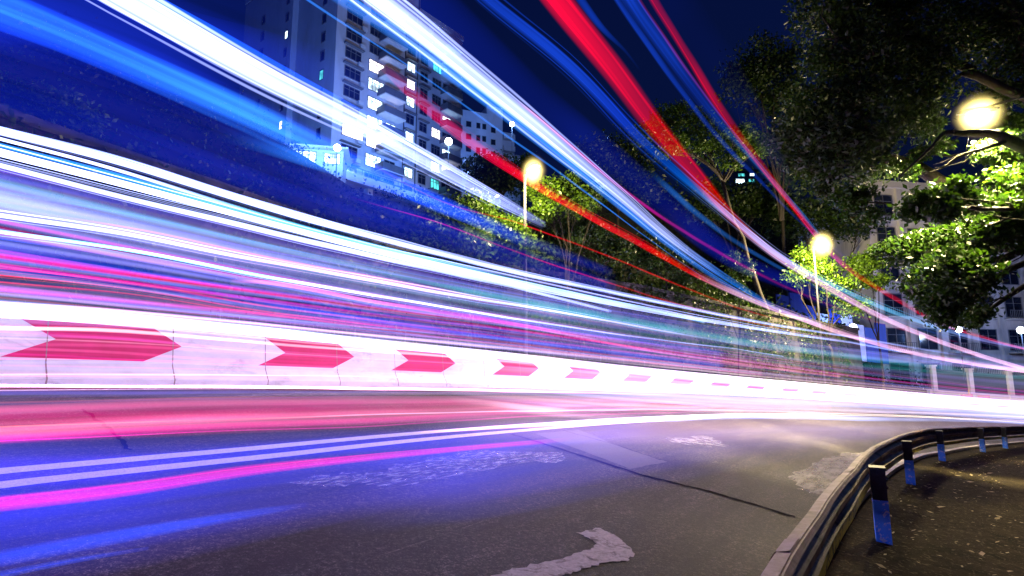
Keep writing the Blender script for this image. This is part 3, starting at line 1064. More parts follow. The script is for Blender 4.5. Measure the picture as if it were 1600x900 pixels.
def window(root, o, u, nrm, a, z, w, h, pane, bars=1, frame='frame', hood=False):
    """o: foot of the facade, u along it, nrm outwards; a, z: lower left corner"""
    mb = MB()
    t = 0.07
    mb.frame_box(o, u, Z, nrm, a - t, a + w + t, z - t, z, 0.0, 0.10)
    mb.frame_box(o, u, Z, nrm, a - t, a + w + t, z + h, z + h + t, 0.0, 0.10)
    mb.frame_box(o, u, Z, nrm, a - t, a, z, z + h, 0.0, 0.09)
    mb.frame_box(o, u, Z, nrm, a + w, a + w + t, z, z + h, 0.0, 0.09)
    for k in range(bars):
        c = a + w * (k + 1) / (bars + 1)
        mb.frame_box(o, u, Z, nrm, c - 0.035, c + 0.035, z, z + h, 0.02, 0.08)
    if bars:
        mb.frame_box(o, u, Z, nrm, a, a + w, z + h * 0.68, z + h * 0.68 + 0.06, 0.02, 0.075)
    if hood:
        mb.frame_box(o, u, Z, nrm, a - 0.35, a + w + 0.35, z + h + 0.25, z + h + 0.40, 0.0, 0.55)
    f = mb.build('window', M[frame], root)
    mb = MB()
    mb.frame_box(o, u, Z, nrm, a, a + w, z, z + h, 0.005, 0.03)
    mb.build('pane', M[pane], f)
    return f


def balcony(root, o, u, nrm, a, z, w, dep, par='render_dark'):
    mb = MB()
    mb.frame_box(o, u, Z, nrm, a, a + w, z - 0.16, z, 0.0, dep)
    f = mb.build('balcony', M['slab'], root)
    mb = MB()
    mb.frame_box(o, u, Z, nrm, a, a + w, z + 0.003, z + 1.05, dep - 0.12, dep + 0.004)
    mb.frame_box(o, u, Z, nrm, a - 0.004, a + 0.12, z + 0.003, z + 1.05, 0.0, dep - 0.123)
    mb.frame_box(o, u, Z, nrm, a + w - 0.12, a + w + 0.004, z + 0.003, z + 1.05, 0.0, dep - 0.123)
    mb.build('parapet', M[par], f)
    return f


SC = 1.31
Ct = np.array([-18.4 * SC, 55 * SC, 0.0])
uR = np.array([0.624, 0.781, 0.0])
uL = np.array([-0.781, 0.624, 0.0])
nR, nL = np.array([0.781, -0.624, 0.0]), np.array([-0.624, -0.781, 0.0])
tw = empty('apartment_tower', tuple(Ct + Z * 22))
tag(tw, 'tall pale apartment tower with lit windows and dark balconies on the hill', 'building')
zb, ztop = 14.0, 61.0
LR, LL = 25.4, 25.4
mb = MB()
mb.frame_box(Ct, uR, uL, Z, 0, 15.0, 0, LL, zb, ztop)
mb.frame_box(Ct, uR, uL, Z, 15.3, LR, 0.6, LL, zb, ztop - 3.4)
mb.frame_box(Ct, uR, uL, Z, 14.9, 15.4, 1.0, LL, zb, ztop - 0.4)
mb.frame_box(Ct, uR, uL, Z, -0.9, 0.0, 10.2, LL, zb, ztop - 0.2)
mb.build('wall', M['render_grey'], tw)
mb = MB()
mb.frame_box(Ct, uR, uL, Z, -1.0, 15.2, -0.2, LL + .2, ztop + 0.02, ztop + 1.0)
mb.frame_box(Ct, uR, uL, Z, 15.25, LR + .2, 0.4, LL + .2, ztop - 3.39, ztop - 2.6)
mb.frame_box(Ct, uR, uL, Z, 6, 14, 6, 16, ztop + 1.01, ztop + 5.0)
mb.build('roof', M['render_grey'], tw)
mb = MB()
mb.tube([Ct + uR * 14.7 + nR * .12 + Z * zb, Ct + uR * 14.7 + nR * .12 + Z * ztop], 0.10, 8)
mb.tube([Ct + uR * 12.2 + nR * .12 + Z * zb, Ct + uR * 12.2 + nR * .12 + Z * ztop], 0.07, 8)
mb.build('drain_pipe', M['pole'], tw)
FH = 2.85
rw_ = random.Random(5)
for k in range(11):
    z = 25.6 + k * FH
    kd = 10 - k
    big_lit = k == 2
    window(tw, Ct, uR, nR, 1.6, z + 0.8, 2.5 if not big_lit else 3.4, 1.5, 'lit_white' if big_lit else 'glass_dark', 2, hood=True)
    p2 = {1: 'lit_cool', 2: 'lit_white', 3: 'lit_cool', 4: 'lit_cool', 5: 'lit_cool', 6: 'lit_white'}.get(k, 'glass_dark')
    window(tw, Ct, uR, nR, 5.6, z + 0.5, 2.6, 1.7, p2, 3)
    window(tw, Ct, uR, nR, 8.9, z + 0.1, 1.8, 2.1, {2: 'lit_white', 3: 'lit_cool', 4: 'lit_white'}.get(k, 'glass_dark'), 1)
    balcony(tw, Ct, uR, nR, 7.2, z, 3.9, 1.9)
    window(tw, Ct, uR, nR, 12.7, z + 0.8, 1.5, 1.4, {1: 'lit_cool', 3: 'lit_cool', 5: 'lit_cool', 6: 'lit_white', 7: 'lit_cool'}.get(k, 'glass_dark'), 1, hood=True)
    o2 = Ct - nR * 0.6
    window(tw, o2, uR, nR, 16.0, z + 0.8, 1.4, 1.4, 'glass_dark', 1, hood=True)
    window(tw, o2, uR, nR, 18.6, z + 0.7, 1.8, 1.5, {1: 'lit_teal', 2: 'lit_cool', 4: 'lit_white', 8: 'lit_teal'}.get(k, 'glass_dark'), 2)
    balcony(tw, o2, uR, nR, 20.4, z, 3.6, 1.7, 'render_dark' if k != 8 else 'slab')
    window(tw, o2, uR, nR, 21.0, z + 0.1, 1.8, 2.1, {2: 'lit_white', 3: 'lit_cool', 5: 'lit_cool', 8: 'lit_teal', 9: 'lit_teal'}.get(k, 'glass_dark'), 1)
    # the side wall with its small windows
    oL = Ct
    window(tw, oL, uL, nL, 2.6, z + 0.5, 0.9, 1.35, 'lit_teal' if k == 5 else 'glass_dark', 0)
    window(tw, oL + nL * 0.9, uL, nL, 11.2, z + 1.0, 0.7, 1.2, {1: 'lit_white', 3: 'lit_white', 8: 'lit_cool'}.get(k, 'glass_dark'), 0)
    window(tw, oL + nL * 0.9, uL, nL, 18.4, z + 0.7, 0.9, 1.3, 'lit_teal' if k == 3 else 'glass_dark', 0)
    for j in range(1):
        mb = MB()
        mb.frame_box(Ct, uR, Z, nR, 3.6 + 0.2 * (k % 3), 4.4 + .2 * (k % 3), z + 0.2, z + 0.75, 0.0, 0.45)
        mb.build('air_conditioner', M['slab'], tw)

# podium of the tower: a concrete deck on columns with two lit rooms
pod = empty('podium_deck', tuple(deep(600, 300, 66)))
tag(pod, 'grey concrete deck on columns at the foot of the apartment tower', 'building')
Cp = Ct - uR * 3 + nR * 3.5
mb = MB()
mb.frame_box(Cp, uR, Z, nR, -6, 32, 24.2, 25.3, -5, 1.0)
mb.frame_box(Cp, uR, Z, nR, -6, 32, 14, 24.19, -5, -3)
mb.build('deck', M['render_grey'], pod)
for k in range(7):
    mb = MB()
    mb.frame_box(Cp, uR, Z, nR, -4 + k * 5.2, -3.2 + k * 5.2, 14, 24.19, -0.6, 0.3)
    mb.build('column', M['render_grey'], pod)
mb = MB()
mb.frame_box(Cp, uR, Z, nR, -6, 32, 26.15, 26.25, 0.75, 0.85)
for k in range(39):
    mb.frame_box(Cp, uR, Z, nR, -6 + k, -5.94 + k, 25.3, 26.15, 0.77, 0.83)
mb.build('railing', M['render_dark'], pod)
hut = deep(495, 245, 64)
hs = empty('gatehouse', tuple(hut - Z * 2))
tag(hs, 'small flat roofed gatehouse with two glaring lit windows left of the podium', 'building')
hu = np.array([0.98, 0.2, 0])
hn = np.array([0.2, -0.98, 0])
mb = MB()
mb.frame_box(hut, hu, Z, hn, -2.8, 3.0, -7.0, 0.9, -5, 0)
mb.frame_box(hut, hu, Z, hn, -3.2, 3.6, 0.92, 1.15, -5.2, 0.8)
mb.build('wall', M['render_grey'], hs)
window(hs, hut, hu, hn, -2.3, -0.75, 2.2, 1.3, 'lit_cool', 2)
window(hs, hut, hu, hn, 0.9, -0.75, 1.7, 1.2, 'lit_cool', 1)

# second tower
C2 = deep(733, 400, 120)
C2[2] = 0
t2 = empty('apartment_tower', tuple(C2 + Z * 30))
tag(t2, 'farther apartment tower with stepped roof, behind the tall pale tower', 'building')
u2, n2 = np.array([0.93, 0.37, 0]), np.array([0.37, -0.93, 0])
v2 = np.array([-0.37, 0.93, 0])
mb = MB()
mb.frame_box(C2, u2, v2, Z, -7, 4, 0, 14, 20, 58)
mb.frame_box(C2, u2, v2, Z, 4.1, 8.0, 1.0, 14, 20, 60.5)
mb.frame_box(C2, u2, v2, Z, 8.1, 11.5, 2.5, 14, 20, 55.5)
mb.frame_box(C2, u2, v2, Z, 11.6, 13.6, 4, 14, 20, 51)
mb.build('wall', M['render_grey'], t2)
for k in range(9):
    z = 31 + k * 2.9
    for j, (a, w_) in enumerate(((-5.6, 1.0), (-3.2, .8), (-1.0, 1.1), (1.4, .8), (2.8, .8))):
        window(t2, C2, u2, n2, a, z, w_, 1.2, 'lit_warm' if (k, j) == (3, 0) else ('lit_teal' if (k, j) == (0, 0) else 'glass_dark'), 0)
    window(t2, C2 + v2 * 1.0, u2, n2, 5.2, z, 1.0, 1.2, 'lit_cool' if k == 4 else 'glass_dark', 0)
    balcony(t2, C2 + v2 * 2.5, u2, n2, 8.4, z - .6, 2.8, 1.3, 'slab')

# distant lit house
hc = deep(1163, 280, 190)
dh = empty('hill_house', tuple(hc))
tag(dh, 'tiny distant house with white blue lights between the blue trails', 'building')
mb = MB()
mb.box(hc[0] - 4, hc[0] + 5, hc[1], hc[1] + 8, hc[2] - 12, hc[2] + 3)
mb.box(hc[0] - 4.6, hc[0] + 5.6, hc[1] - .6, hc[1] + 8.4, hc[2] + 3.01, hc[2] + 3.5)
mb.build('wall', M['render_dark'], dh)
for a, z, w_, h_, mm in ((-3, -1.5, 3.0, 1.6, 'lit_cool'), (-2, 1, 2.2, 1.0, 'lit_teal'), (2, 1.2, 1.5, .9, 'lit_cool'), (1.5, -1, 2, 1, 'lit_teal')):
    window(dh, hc, np.array([1., 0, 0]), np.array([0, -1., 0]), a, z, w_, h_, mm, 1)

# white villas at the right
V0 = deep(1375, 560, 64)
V0[2] = 0
vi = empty('white_villa', tuple(V0 + Z * -2))
tag(vi, 'pale colonnaded villa block with balconies behind the trees at the right', 'building')
uv, nv = np.array([0.985, 0.17, 0]), np.array([0.17, -0.985, 0])
mb = MB()
mb.frame_box(V0, uv, Z, nv, 0, 34, -6, 21.5, -12, 0)
mb.build('wall', M['render_white'], vi)
mb = MB()
mb.frame_box(V0, uv, Z, nv, -0.5, 34.5, 21.51, 22.3, -12.4, 0.5)
mb.frame_box(V0, uv, Z, nv, -0.3, 34.3, 17.6, 18.0, 0.003, 0.4)
mb.build('cornice', M['render_white'], vi)
for k in range(6):
    z = -1.5 + 3.9 * k
    for j in range(8):
        a = 1.2 + j * 4.1
        lit = {(3, 1): 'lit_teal', (0, 3): 'glass_dark'}.get((k, j), 'glass_dark')
        if k == 0 and j > 2:
            continue
        window(vi, V0, uv, nv, a, z + .3, 2.3, 2.3, lit, 1)
        if k in (1, 2, 4) and j % 2 == 0:
            mb = MB()
            mb.frame_box(V0, uv, Z, nv, a - .5, a + 2.8, z - .15, z, 0.0, 1.0)
            bl = mb.build('balcony', M['render_white'], vi)
            mb = MB()
            mb.frame_box(V0, uv, Z, nv, a - .5, a + 2.8, z + .95, z + 1.0, .9, .95)
            for q in range(14):
                mb.frame_box(V0, uv, Z, nv, a - .5 + q * .25, a - .46 + q * .25, z + .003, z + .95, .91, .94)
            mb.build('railing', M['frame'], bl)
for j in range(9):
    mb = MB()
    mb.frame_box(V0, uv, Z, nv, -0.1 + j * 4.1, 0.5 + j * 4.1, -6, 21.5, 0.003, 0.30)
    mb.build('pilaster', M['render_white'], vi)

# ------------------------------------------------------------------ far boundary wall with piers, hoarding, cones
fw = empty('boundary_wall', tuple(pt(66, -4)))
tag(fw, 'cream boundary wall with piers, dark mesh panels and spiked top beyond the bend', 'wall')
sw = np.arange(67.5, 98, 0.5)


def fpt(s, h, d=-3.2):
    p = flat(s, d)
    p[2] += h
    return p


mb = MB()
mb.sweep([fpt(s, 0) for s in sw], [side(s) for s in sw], [(0.15, -0.5), (0.15, 1.7), (-0.15, 1.7), (-0.15, -0.5)], closed=True)
mb.build('plinth', M['cream'], fw)
mb = MB()
mb.sweep([fpt(s, 0) for s in sw], [side(s) for s in sw], [(0.02, 1.703), (0.02, 3.6), (-0.02, 3.6), (-0.02, 1.703)], closed=True)
mb.build('mesh_panel', M['mesh_dark'], fw)
mb = MB()
mb.sweep([fpt(s, 0) for s in sw], [side(s) for s in sw], [(0.06, 3.603), (0.06, 3.75), (-0.06, 3.75), (-0.06, 3.603)], closed=True)
for s in np.arange(67.6, 97.5, 0.22):
    p = fpt(s, 3.75)
    mb.tube([p, p + Z * 0.55], 0.022, 4)
mb.build('spike_rail', M['frame'], fw)
for s in np.arange(68.2, 97, 4.9):
    mb = MB()
    o_ = fpt(s, 0)
    mb.frame_box(o_, along(s), side(s), Z, -.28, .28, -.28, .28, -.5, 3.95)
    mb.frame_box(o_, along(s), side(s), Z, -.36, .36, -.36, .36, 3.952, 4.1)
    mb.build('pier', M['cream'], fw)

rl = empty('pedestrian_railing', tuple(pt(12, -1.4)))
tag(rl, 'low metal picket railing running just behind the chevron barrier', 'railing')
sr = np.arange(4, 44, 0.5)
mb = MB()
for h in (1.0, 1.62):
    mb.sweep([fpt(s, 0, -1.1) for s in sr], [side(s) for s in sr], [(0.025, h - .03), (0.025, h + .03), (-.025, h + .03), (-.025, h - .03)], closed=True)
for s in np.arange(4, 43.5, 0.14):
    p = fpt(s, 1.0, -1.1)
    mb.tube([p, p + Z * .62], 0.011, 4)
mb.build('rail_panel', M['pole'], rl)
for s in np.arange(4.2, 43.5, 2.0):
    mb = MB()
    p = fpt(s, -0.3, -1.1)
    mb.tube([p, p + Z * 2.0], 0.04, 8)
    mb.build('post', M['pole'], rl)

hb = empty('site_hoarding', tuple(deep(1300, 520, 60)))
tag(hb, 'blue site hoarding draped with white sheets below the second lamp', 'hoarding')
h0, h1_ = deep(1215, 500, 54), deep(1385, 525, 61)
for i in range(9):
    a = h0 + (h1_ - h0) * i / 9
    b_ = h0 + (h1_ - h0) * (i + .97) / 9
    top = 2.5 + 0.6 * math.sin(i * 1.7) - 0.12 * i
    nn = np.array([0.2, -1, 0]) * 0.05 * (1 + i % 2)
    mb = MB()
    lo, hi = -3.0, top - 0.1 * i
    mb.add([a + Z * lo + nn, b_ + Z * lo + nn, b_ + Z * hi + nn, a + Z * hi + nn, a + Z * lo - nn, b_ + Z * lo - nn, b_ + Z * hi - nn, a + Z * hi - nn],
           [(0, 1, 2, 3), (7, 6, 5, 4), (0, 3, 7, 4), (1, 5, 6, 2), (3, 2, 6, 7), (0, 4, 5, 1)])
    mb.build('panel', M['white_sheet'] if i in (3, 5, 6) else M['blue_sheet'], hb)

for i, (px, lab) in enumerate(((1512, 'leftmost pink and white plastic road barrier below the boundary wall'), (1538, 'rightmost pink and white plastic road barrier below the boundary wall'))):
    s0 = on_lane(px, 600, -1.5)[0]
    o_ = fpt(s0, 0, -1.7)
    rb_ = empty('road_barrier', tuple(o_))
    tag(rb_, lab, 'road barrier', 'plastic road barriers by the far wall')
    u, w = along(s0), side(s0)
    mb = MB()
    mb.frame_box(o_, u, w, Z, -.7, .7, -.22, .22, .0, .35)
    mb.frame_box(o_, u, w, Z, -.65, .65, -.14, .14, .351, 1.45)
    mb.build('body', M['pink'], rb_)
    mb = MB()
    mb.frame_box(o_, u, w, Z, -.55, .55, -.15, .145, .9, 1.1)
    mb.build('stripe', M['slab'], rb_)
cone0 = None
for i, (px, lab) in enumerate(((1519, 'yellow traffic cone at the left end of the plastic barriers'), (1527, 'yellow traffic cone between the two plastic barriers'), (1548, 'yellow traffic cone at the right end of the plastic barriers'))):
    s0 = on_lane(px, 600, -2.0)[0]
    o_ = fpt(s0, 0, -2.4)
    if cone0 is None:
        cone0 = empty('traffic_cone', tuple(o_))
        mb = MB()
        mb.tube([o_ + Z * .05, o_ + Z * 1.9], [.24, .05], 12)
        mb.build('body', M['cone'], cone0)
        mb = MB()
        mb.frame_box(o_, (1, 0, 0), (0, 1, 0), Z, -.3, .3, -.3, .3, 0, .049)
        mb.build('base', M['frame'], cone0)
        c = cone0
    else:
        c = copy_tree(cone0)
        c.location = tuple(o_)
    tag(c, lab, 'traffic cone', 'cones by the far wall')


def flood(label, p, r, power, hgt, aim=None):
    p = np.asarray(p, float)
    root = empty('floodlight', tuple(p - Z * hgt))
    tag(root, label, 'floodlight', 'small cold floodlights')
    mb = MB()
    mb.tube([p - Z * hgt, p - Z * r], 0.05, 8)
    mb.build('post', M['pole'], root)
    mb = MB()
    rings, seg = 6, 12
    vs = [p + r * np.array([math.sin(math.pi * i / rings) * math.cos(2 * math.pi * j / seg), math.sin(math.pi * i / rings) * math.sin(2 * math.pi * j / seg), math.cos(math.pi * i / rings)]) for i in range(rings + 1) for j in range(seg)]
    mb.add(vs, [(i * seg + j, i * seg + (j + 1) % seg, (i + 1) * seg + (j + 1) % seg, (i + 1) * seg + j) for i in range(rings) for j in range(seg)])
    mb.build('globe', M['flood'], root, smooth=True)
    ld = bpy.data.lights.new('flood_light', 'SPOT' if aim is not None else 'POINT')
    ld.energy = power
    ld.color = (0.17, 0.36, 1.0)
    ld.shadow_soft_size = r * 1.2
    lo = bpy.data.objects.new('flood_light', ld)
    COL.objects.link(lo)
    lo.location = p + np.array([0, -r * 2.2, 0])
    if aim is not None:                                 # beam added and aimed to brighten the tower facade
        ld.spot_size = math.radians(95)
        ld.spot_blend = 0.6
        lo.location = p + np.array([0, r * 1.5, r * 1.2])
        lo.rotation_euler = Vector(np.asarray(aim, float) - p).to_track_quat('-Z', 'Y').to_euler()


flood('cold white floodlight in front of the blue hoarding', deep(1333, 511, 56), 0.32, 900, 3)
flood('cold white floodlight above the boundary wall spikes', deep(1498, 515, 57), 0.30, 700, 5)
flood('cold white floodlight by the villa wall at the right edge', deep(1595, 516, 60), 0.36, 1500, 6)
flood('small white globe lamp beside the gatehouse windows', deep(527, 231, 54), 0.36, 24000, 4, Ct + uL * 9 + Z * 46)
flood('cold lamp added at a bright balcony of the farther tower, above the first street lamp', deep(800, 194, 108), 0.5, 9000, 9)  # added lamp that brightens the farther tower, set where a balcony is lit
flood('cold lamp at the right foot of the tall pale tower', deep(701, 221, 74), 0.5, 6000, 6)

# ------------------------------------------------------------------ light trails
K = {  # linear light, before gain
    'white': (3.2, 3.9, 9.0), 'pinkwhite': (5.0, 2.6, 4.2), 'blue': (0.015, 0.13, 1.5), 'sky': (0.05, 0.42, 1.8), 'cyan': (0.6, 2.0, 3.6), 'deep': (0.006, 0.02, 0.55), 'indigo': (0.06, 0.02, 0.5), 'hotpink': (1.6, 0.0, 0.42),
    'red': (1.7, 0.0, 0.030), 'crimson': (0.9, 0.0, 0.09), 'magenta': (1.5, 0.02, 0.75), 'pink': (1.6, 0.30, 0.75), 'violet': (0.22, 0.12, 1.1), 'lav': (0.42, 0.45, 1.3),
    'teal': (0.06, 0.5, 0.55), 'orange': (1.4, 0.22, 0.06), 'brown': (0.30, 0.17, 0.12), 'grey': (0.25, 0.24, 0.32), 'warmwhite': (4.2, 3.0, 3.4)}


def catmull(A, n):
    A = np.asarray(A, float)
    P_ = np.vstack([2 * A[0] - A[1], A, 2 * A[-1] - A[-2]])
    outp = []
    for i in range(1, len(P_) - 2):
        p0, p1, p2, p3 = P_[i - 1:i + 3]
        for t in np.linspace(0, 1, n, endpoint=False):
            outp.append(0.5 * ((2 * p1) + (-p0 + p2) * t + (2 * p0 - 5 * p1 + 4 * p2 - p3) * t * t + (-p0 + 3 * p1 - 3 * p2 + p3) * t ** 3))
    outp.append(A[-1])
    return np.array(outp)


def trail_curve(pts, d=None, h=None, n=7, ext=(6.0, 14.0), fade=(0.0, 0.0)):
    """pts: (px, py, width px, key, gain) -> positions, radii, colours of a streak that follows its lane"""
    rows, lastk, lastg = [], 'white', 1.0
    for p in pts:
        px, py, wd = p[:3]
        if len(p) > 3:
            lastk = p[3]
        if len(p) > 4:
            lastg = p[4]
        s, dd_, hh = on_lane(px, py, d) if d is not None else on_road(px, py, h)
        q = pt(s, dd_, hh)
        dep = q[1] * CT + q[2] * ST
        rows.append([s, dd_, hh, max(0.004, wd * 0.5 * dep / F), *(np.array(K[lastk]) * lastg)])
    R_ = catmull(rows, n)
    if ext[0] > 0:                                       # the lamps came from beyond the frame
        sl = (R_[1] - R_[0]) / max(1e-3, abs(R_[1][0] - R_[0][0]))
        k = np.arange(4, 0, -1)[:, None] * ext[0] / 4
        pre = R_[0] - np.clip(sl, -0.15, 0.15) * k
        pre[:, 0] = R_[0][0] - k[:, 0]
        pre[:, 3:] = R_[0][3:]
        R_ = np.vstack([pre, R_])
    if ext[1] > 0:
        k = np.arange(1, 5)[:, None] * ext[1] / 4
        post = np.repeat(R_[-1:], 4, 0)
        post[:, 0] += k[:, 0]
        R_ = np.vstack([R_, post])
    R_[:, 3] = np.maximum(R_[:, 3], 0.003)
    R_[:, 4:] = np.maximum(R_[:, 4:], 0)
    m_ = len(R_)
    t = np.linspace(0, 1, m_)
    wr = random.Random(int(abs(pts[0][1] * 7 + pts[-1][0] * 3 + pts[0][2] * 11)))
    ph = [wr.uniform(0, 6.28) for _ in range(4)]
    sv = R_[:, 0]                                        # the vehicles bounce a little, and their lamps flicker
    R_[:, 2] += 0.005 * np.sin(sv * 0.9 + ph[0]) + 0.003 * np.sin(sv * 2.3 + ph[1])
    env = 1 + 0.16 * np.sin(sv * 0.8 + ph[2]) + 0.12 * np.sin(sv * 1.9 + ph[3])
    if fade[0] > 0:
        env *= np.clip(t / fade[0], 0, 1) ** 1.5
    if fade[1] > 0:
        env *= np.clip((1 - t) / fade[1], 0, 1) ** 1.5
    P_ = np.array([pt(r[0], r[1], r[2]) for r in R_])
    return P_, R_[:, 3], R_[:, 4:7] * env[:, None]


def glow_mesh(name, curves, mat, sides=10, parent=None):
    mb = MB()
    cols = []
    for P_, rad, colr in curves:
        mb.tube(P_, rad, sides, cap=False)
        cols.append(np.repeat(colr, sides, axis=0))
    o = mb.build(name, mat, parent, smooth=True)
    c = np.concatenate(cols)
    at_ = o.data.attributes.new('glow', 'FLOAT_COLOR', 'POINT')
    at_.data.foreach_set('color', np.concatenate([c, np.ones((len(c), 1))], 1).astype(np.float32).ravel())
    return o


TG = 'light trails left by passing traffic'


def trail(label, pts, d=None, h=None, ext=(14, 14), fade=(0, 0), faint=False, threads=0, spread=0.35):
    """one light trail: the streak itself, with finer threads of light beside it"""
    cv = [trail_curve(pts, d, h, ext=ext, fade=fade)]
    r = random.Random(hash(label) % 1000 if False else sum(map(ord, label)))
    for k in range(threads):
        off = r.uniform(-1, 1)
        g_ = r.uniform(0.08, 0.8)
        q = [(p[0] + off * p[2] * spread * 0.5, p[1] - off * p[2] * spread, p[2] * r.uniform(0.05, 0.22)) + tuple(p[3:4]) + ((p[4] if len(p) > 4 else 1.0) * g_,) if len(p) > 3 else
             (p[0] + off * p[2] * spread * 0.5, p[1] - off * p[2] * spread, p[2] * r.uniform(0.08, 0.2)) for p in pts]
        cv.append(trail_curve(q, d, h, ext=ext, fade=fade))
    o = glow_mesh('light_trail', cv, M['glow_faint'] if faint else M['glow'])
    tag(o, label, 'light trail', TG)
    return o


trail('broad white trail crossing from the top left to below the first street lamp', [(185, -5, 38, 'white', .27), (400, 116, 32), (600, 217, 24), (757, 303, 16, 'white', .25), (850, 352, 8, 'white', .05)], d=5.5, ext=(14, 0), threads=14, spread=.75)
trail('thin blue trail hugging the upper edge of the broad white trail at top left', [(238, -5, 14, 'blue', .7), (400, 83, 11), (560, 172, 8, 'blue', .4), (640, 215, 6, 'blue', .05)], d=5.4, ext=(14, 0), faint=True, threads=3, spread=1.5)
trail('wide soft blue trail under the broad white trail at top left', [(-20, 2, 62, 'blue', .7), (150, 72, 52), (400, 184, 46, 'sky', .35), (560, 262, 40, 'blue', .5), (690, 322, 24, 'blue', .35), (760, 350, 14, 'blue', .02)], d=5.7, ext=(14, 0), faint=True, threads=6, spread=.5)
trail('pale blue lower edge of light crossing the tower foot', [(330, 205, 26, 'blue', .3), (480, 250, 24, 'sky', .4), (620, 290, 30, 'blue', .5), (760, 350, 26, 'blue', .4), (830, 385, 18, 'blue', .05)], d=5.9, ext=(0, 0), faint=True, fade=(.25, 0))
trail('brightest broad white trail running past the top of the towers', [(578, -12, 38, 'white', .34), (700, 84, 32), (850, 206, 25), (965, 302, 17, 'white', .34), (1040, 367, 12, 'white', .34), (1130, 432, 8, 'sky', 1.4), (1210, 480, 7, 'sky', .9)], d=8.0, ext=(14, 6), threads=14, spread=.75)
trail('pale blue trail just below the brightest broad white trail', [(520, -12, 26, 'sky', .35), (650, 75, 24), (780, 170, 22, 'sky', .6), (900, 265, 16, 'sky', .7), (1010, 355, 10), (1110, 430, 7, 'sky', .5), (1180, 470, 5, 'sky', .1)], d=7.8, ext=(14, 4), faint=True, threads=5, spread=1.2)
trail('long blue trail right of the towers that turns white round the bend', [(755, -8, 20, 'blue', .45), (900, 112, 20, 'blue', 1.0), (1000, 217, 18), (1085, 292, 14, 'sky', 1.2), (1150, 347, 11, 'white', .5), (1230, 408, 10, 'white', .6), (1320, 455, 9, 'cyan', 1.3), (1420, 497, 8, 'cyan', 1.3), (1530, 530, 7, 'lav', 2.5), (1605, 545, 5)], d=9.0, ext=(14, 16), threads=5, spread=.8)
trail('lighter blue trail running below the long blue trail in the middle', [(1010, 262, 10, 'sky', .1), (1060, 308, 11, 'sky', .7), (1130, 365, 9, 'sky', .9), (1200, 408, 7, 'sky', .8), (1290, 455, 6), (1400, 500, 5, 'sky', .5)], d=8.8, ext=(0, 10), fade=(.1, 0))
trail('widest red trail sweeping down from the top centre through the flat topped tree', [(860, -15, 46, 'red', 1.0), (960, 112, 40), (1030, 206, 34), (1090, 276, 26), (1150, 346, 17), (1210, 397, 13, 'pinkwhite', .7), (1300, 453, 11, 'pinkwhite', 1.1), (1400, 506, 9), (1500, 545, 8), (1605, 577, 7)], d=9.35, ext=(14, 16), threads=4, spread=.5)
trail('thin blue trail left of the twin blue trails at the top', [(958, -10, 9, 'blue', .5), (1030, 95, 10, 'blue', .9), (1090, 175, 9), (1150, 245, 8), (1200, 295, 6, 'blue', .6), (1260, 355, 4, 'blue', .3)], d=9.65, ext=(14, 4), threads=2)
trail('wide blue trail between the thin blue trail and the right red trail', [(978, -12, 26, 'blue', .8), (1045, 85, 23), (1110, 172, 17), (1175, 247, 10, 'sky', .7), (1240, 320, 7), (1285, 372, 5, 'sky', .3)], d=9.7, ext=(14, 4), threads=5, spread=.6)
trail('faint crimson thread beside the wide blue trail near the top', [(1000, 0, 5, 'crimson', .15), (1060, 90, 5, 'crimson', .3), (1140, 200, 4, 'crimson', .35), (1220, 300, 3), (1280, 368, 3)], d=9.75, ext=(14, 4), faint=True)
trail('rightmost red trail that passes the second street lamp', [(1015, -12, 15, 'red', .6), (1060, 62, 13, 'red', .9), (1105, 137, 14), (1180, 245, 12), (1245, 330, 9, 'red', 1.2), (1300, 397, 9, 'magenta', 1.4), (1340, 430, 9, 'red', 1.4), (1400, 467, 8), (1470, 505, 7, 'red', 1.6), (1540, 528, 5), (1605, 546, 4)], d=9.85, ext=(14, 16), threads=3, spread=.7)
trail('dim wide blue veil of light left of the dark trees at the top', [(1040, -10, 80, 'deep', .10), (1120, 100, 60, 'deep', .12), (1180, 190, 40, 'deep', .10), (1230, 280, 20, 'deep', .05)], d=9.9, ext=(14, 2), faint=True)
trail('short faint blue trail between the widest red trail and the twin blue trails', [(905, -5, 14, 'blue', .25), (940, 42, 10, 'blue', .3), (975, 78, 5, 'blue', .1), (1000, 110, 3, 'blue', .01)], d=9.5, ext=(14, 0), faint=True)
trail('red trail crossing the tower balconies and passing under the first street lamp', [(590, 95, 16, 'crimson', .0), (660, 160, 20, 'crimson', .35), (740, 225, 18, 'crimson', .8), (830, 285, 15, 'red', 1.0), (920, 337, 12, 'red', 1.3), (1000, 380, 11), (1080, 425, 9), (1150, 458, 10, 'pinkwhite', .6), (1250, 497, 9, 'pinkwhite', 1.1), (1340, 528, 8), (1450, 556, 7), (1605, 580, 7)], d=7.5, ext=(0, 14), threads=3, spread=.6)
trail('thin magenta trail beside the brightest white trail', [(800, 152, 5, 'red', .5), (860, 200, 5, 'red', .9), (960, 285, 6, 'magenta', .8), (1050, 350, 6, 'magenta', .9), (1130, 398, 6), (1210, 440, 5, 'crimson', 1.2), (1300, 478, 4, 'crimson', .8), (1420, 518, 3), (1500, 535, 3, 'crimson', .3)], d=8.2, ext=(0, 8), fade=(.06, .1))
trail('wide dim indigo band of light on the slope between the lamps', [(830, 150, 60, 'deep', .2), (930, 230, 54, 'deep', .35), (1040, 320, 44, 'deep', .5), (1140, 400, 34, 'deep', .8), (1250, 450, 24, 'deep', .9), (1330, 490, 16, 'deep', .5)], d=8.1, ext=(14, 3), faint=True)
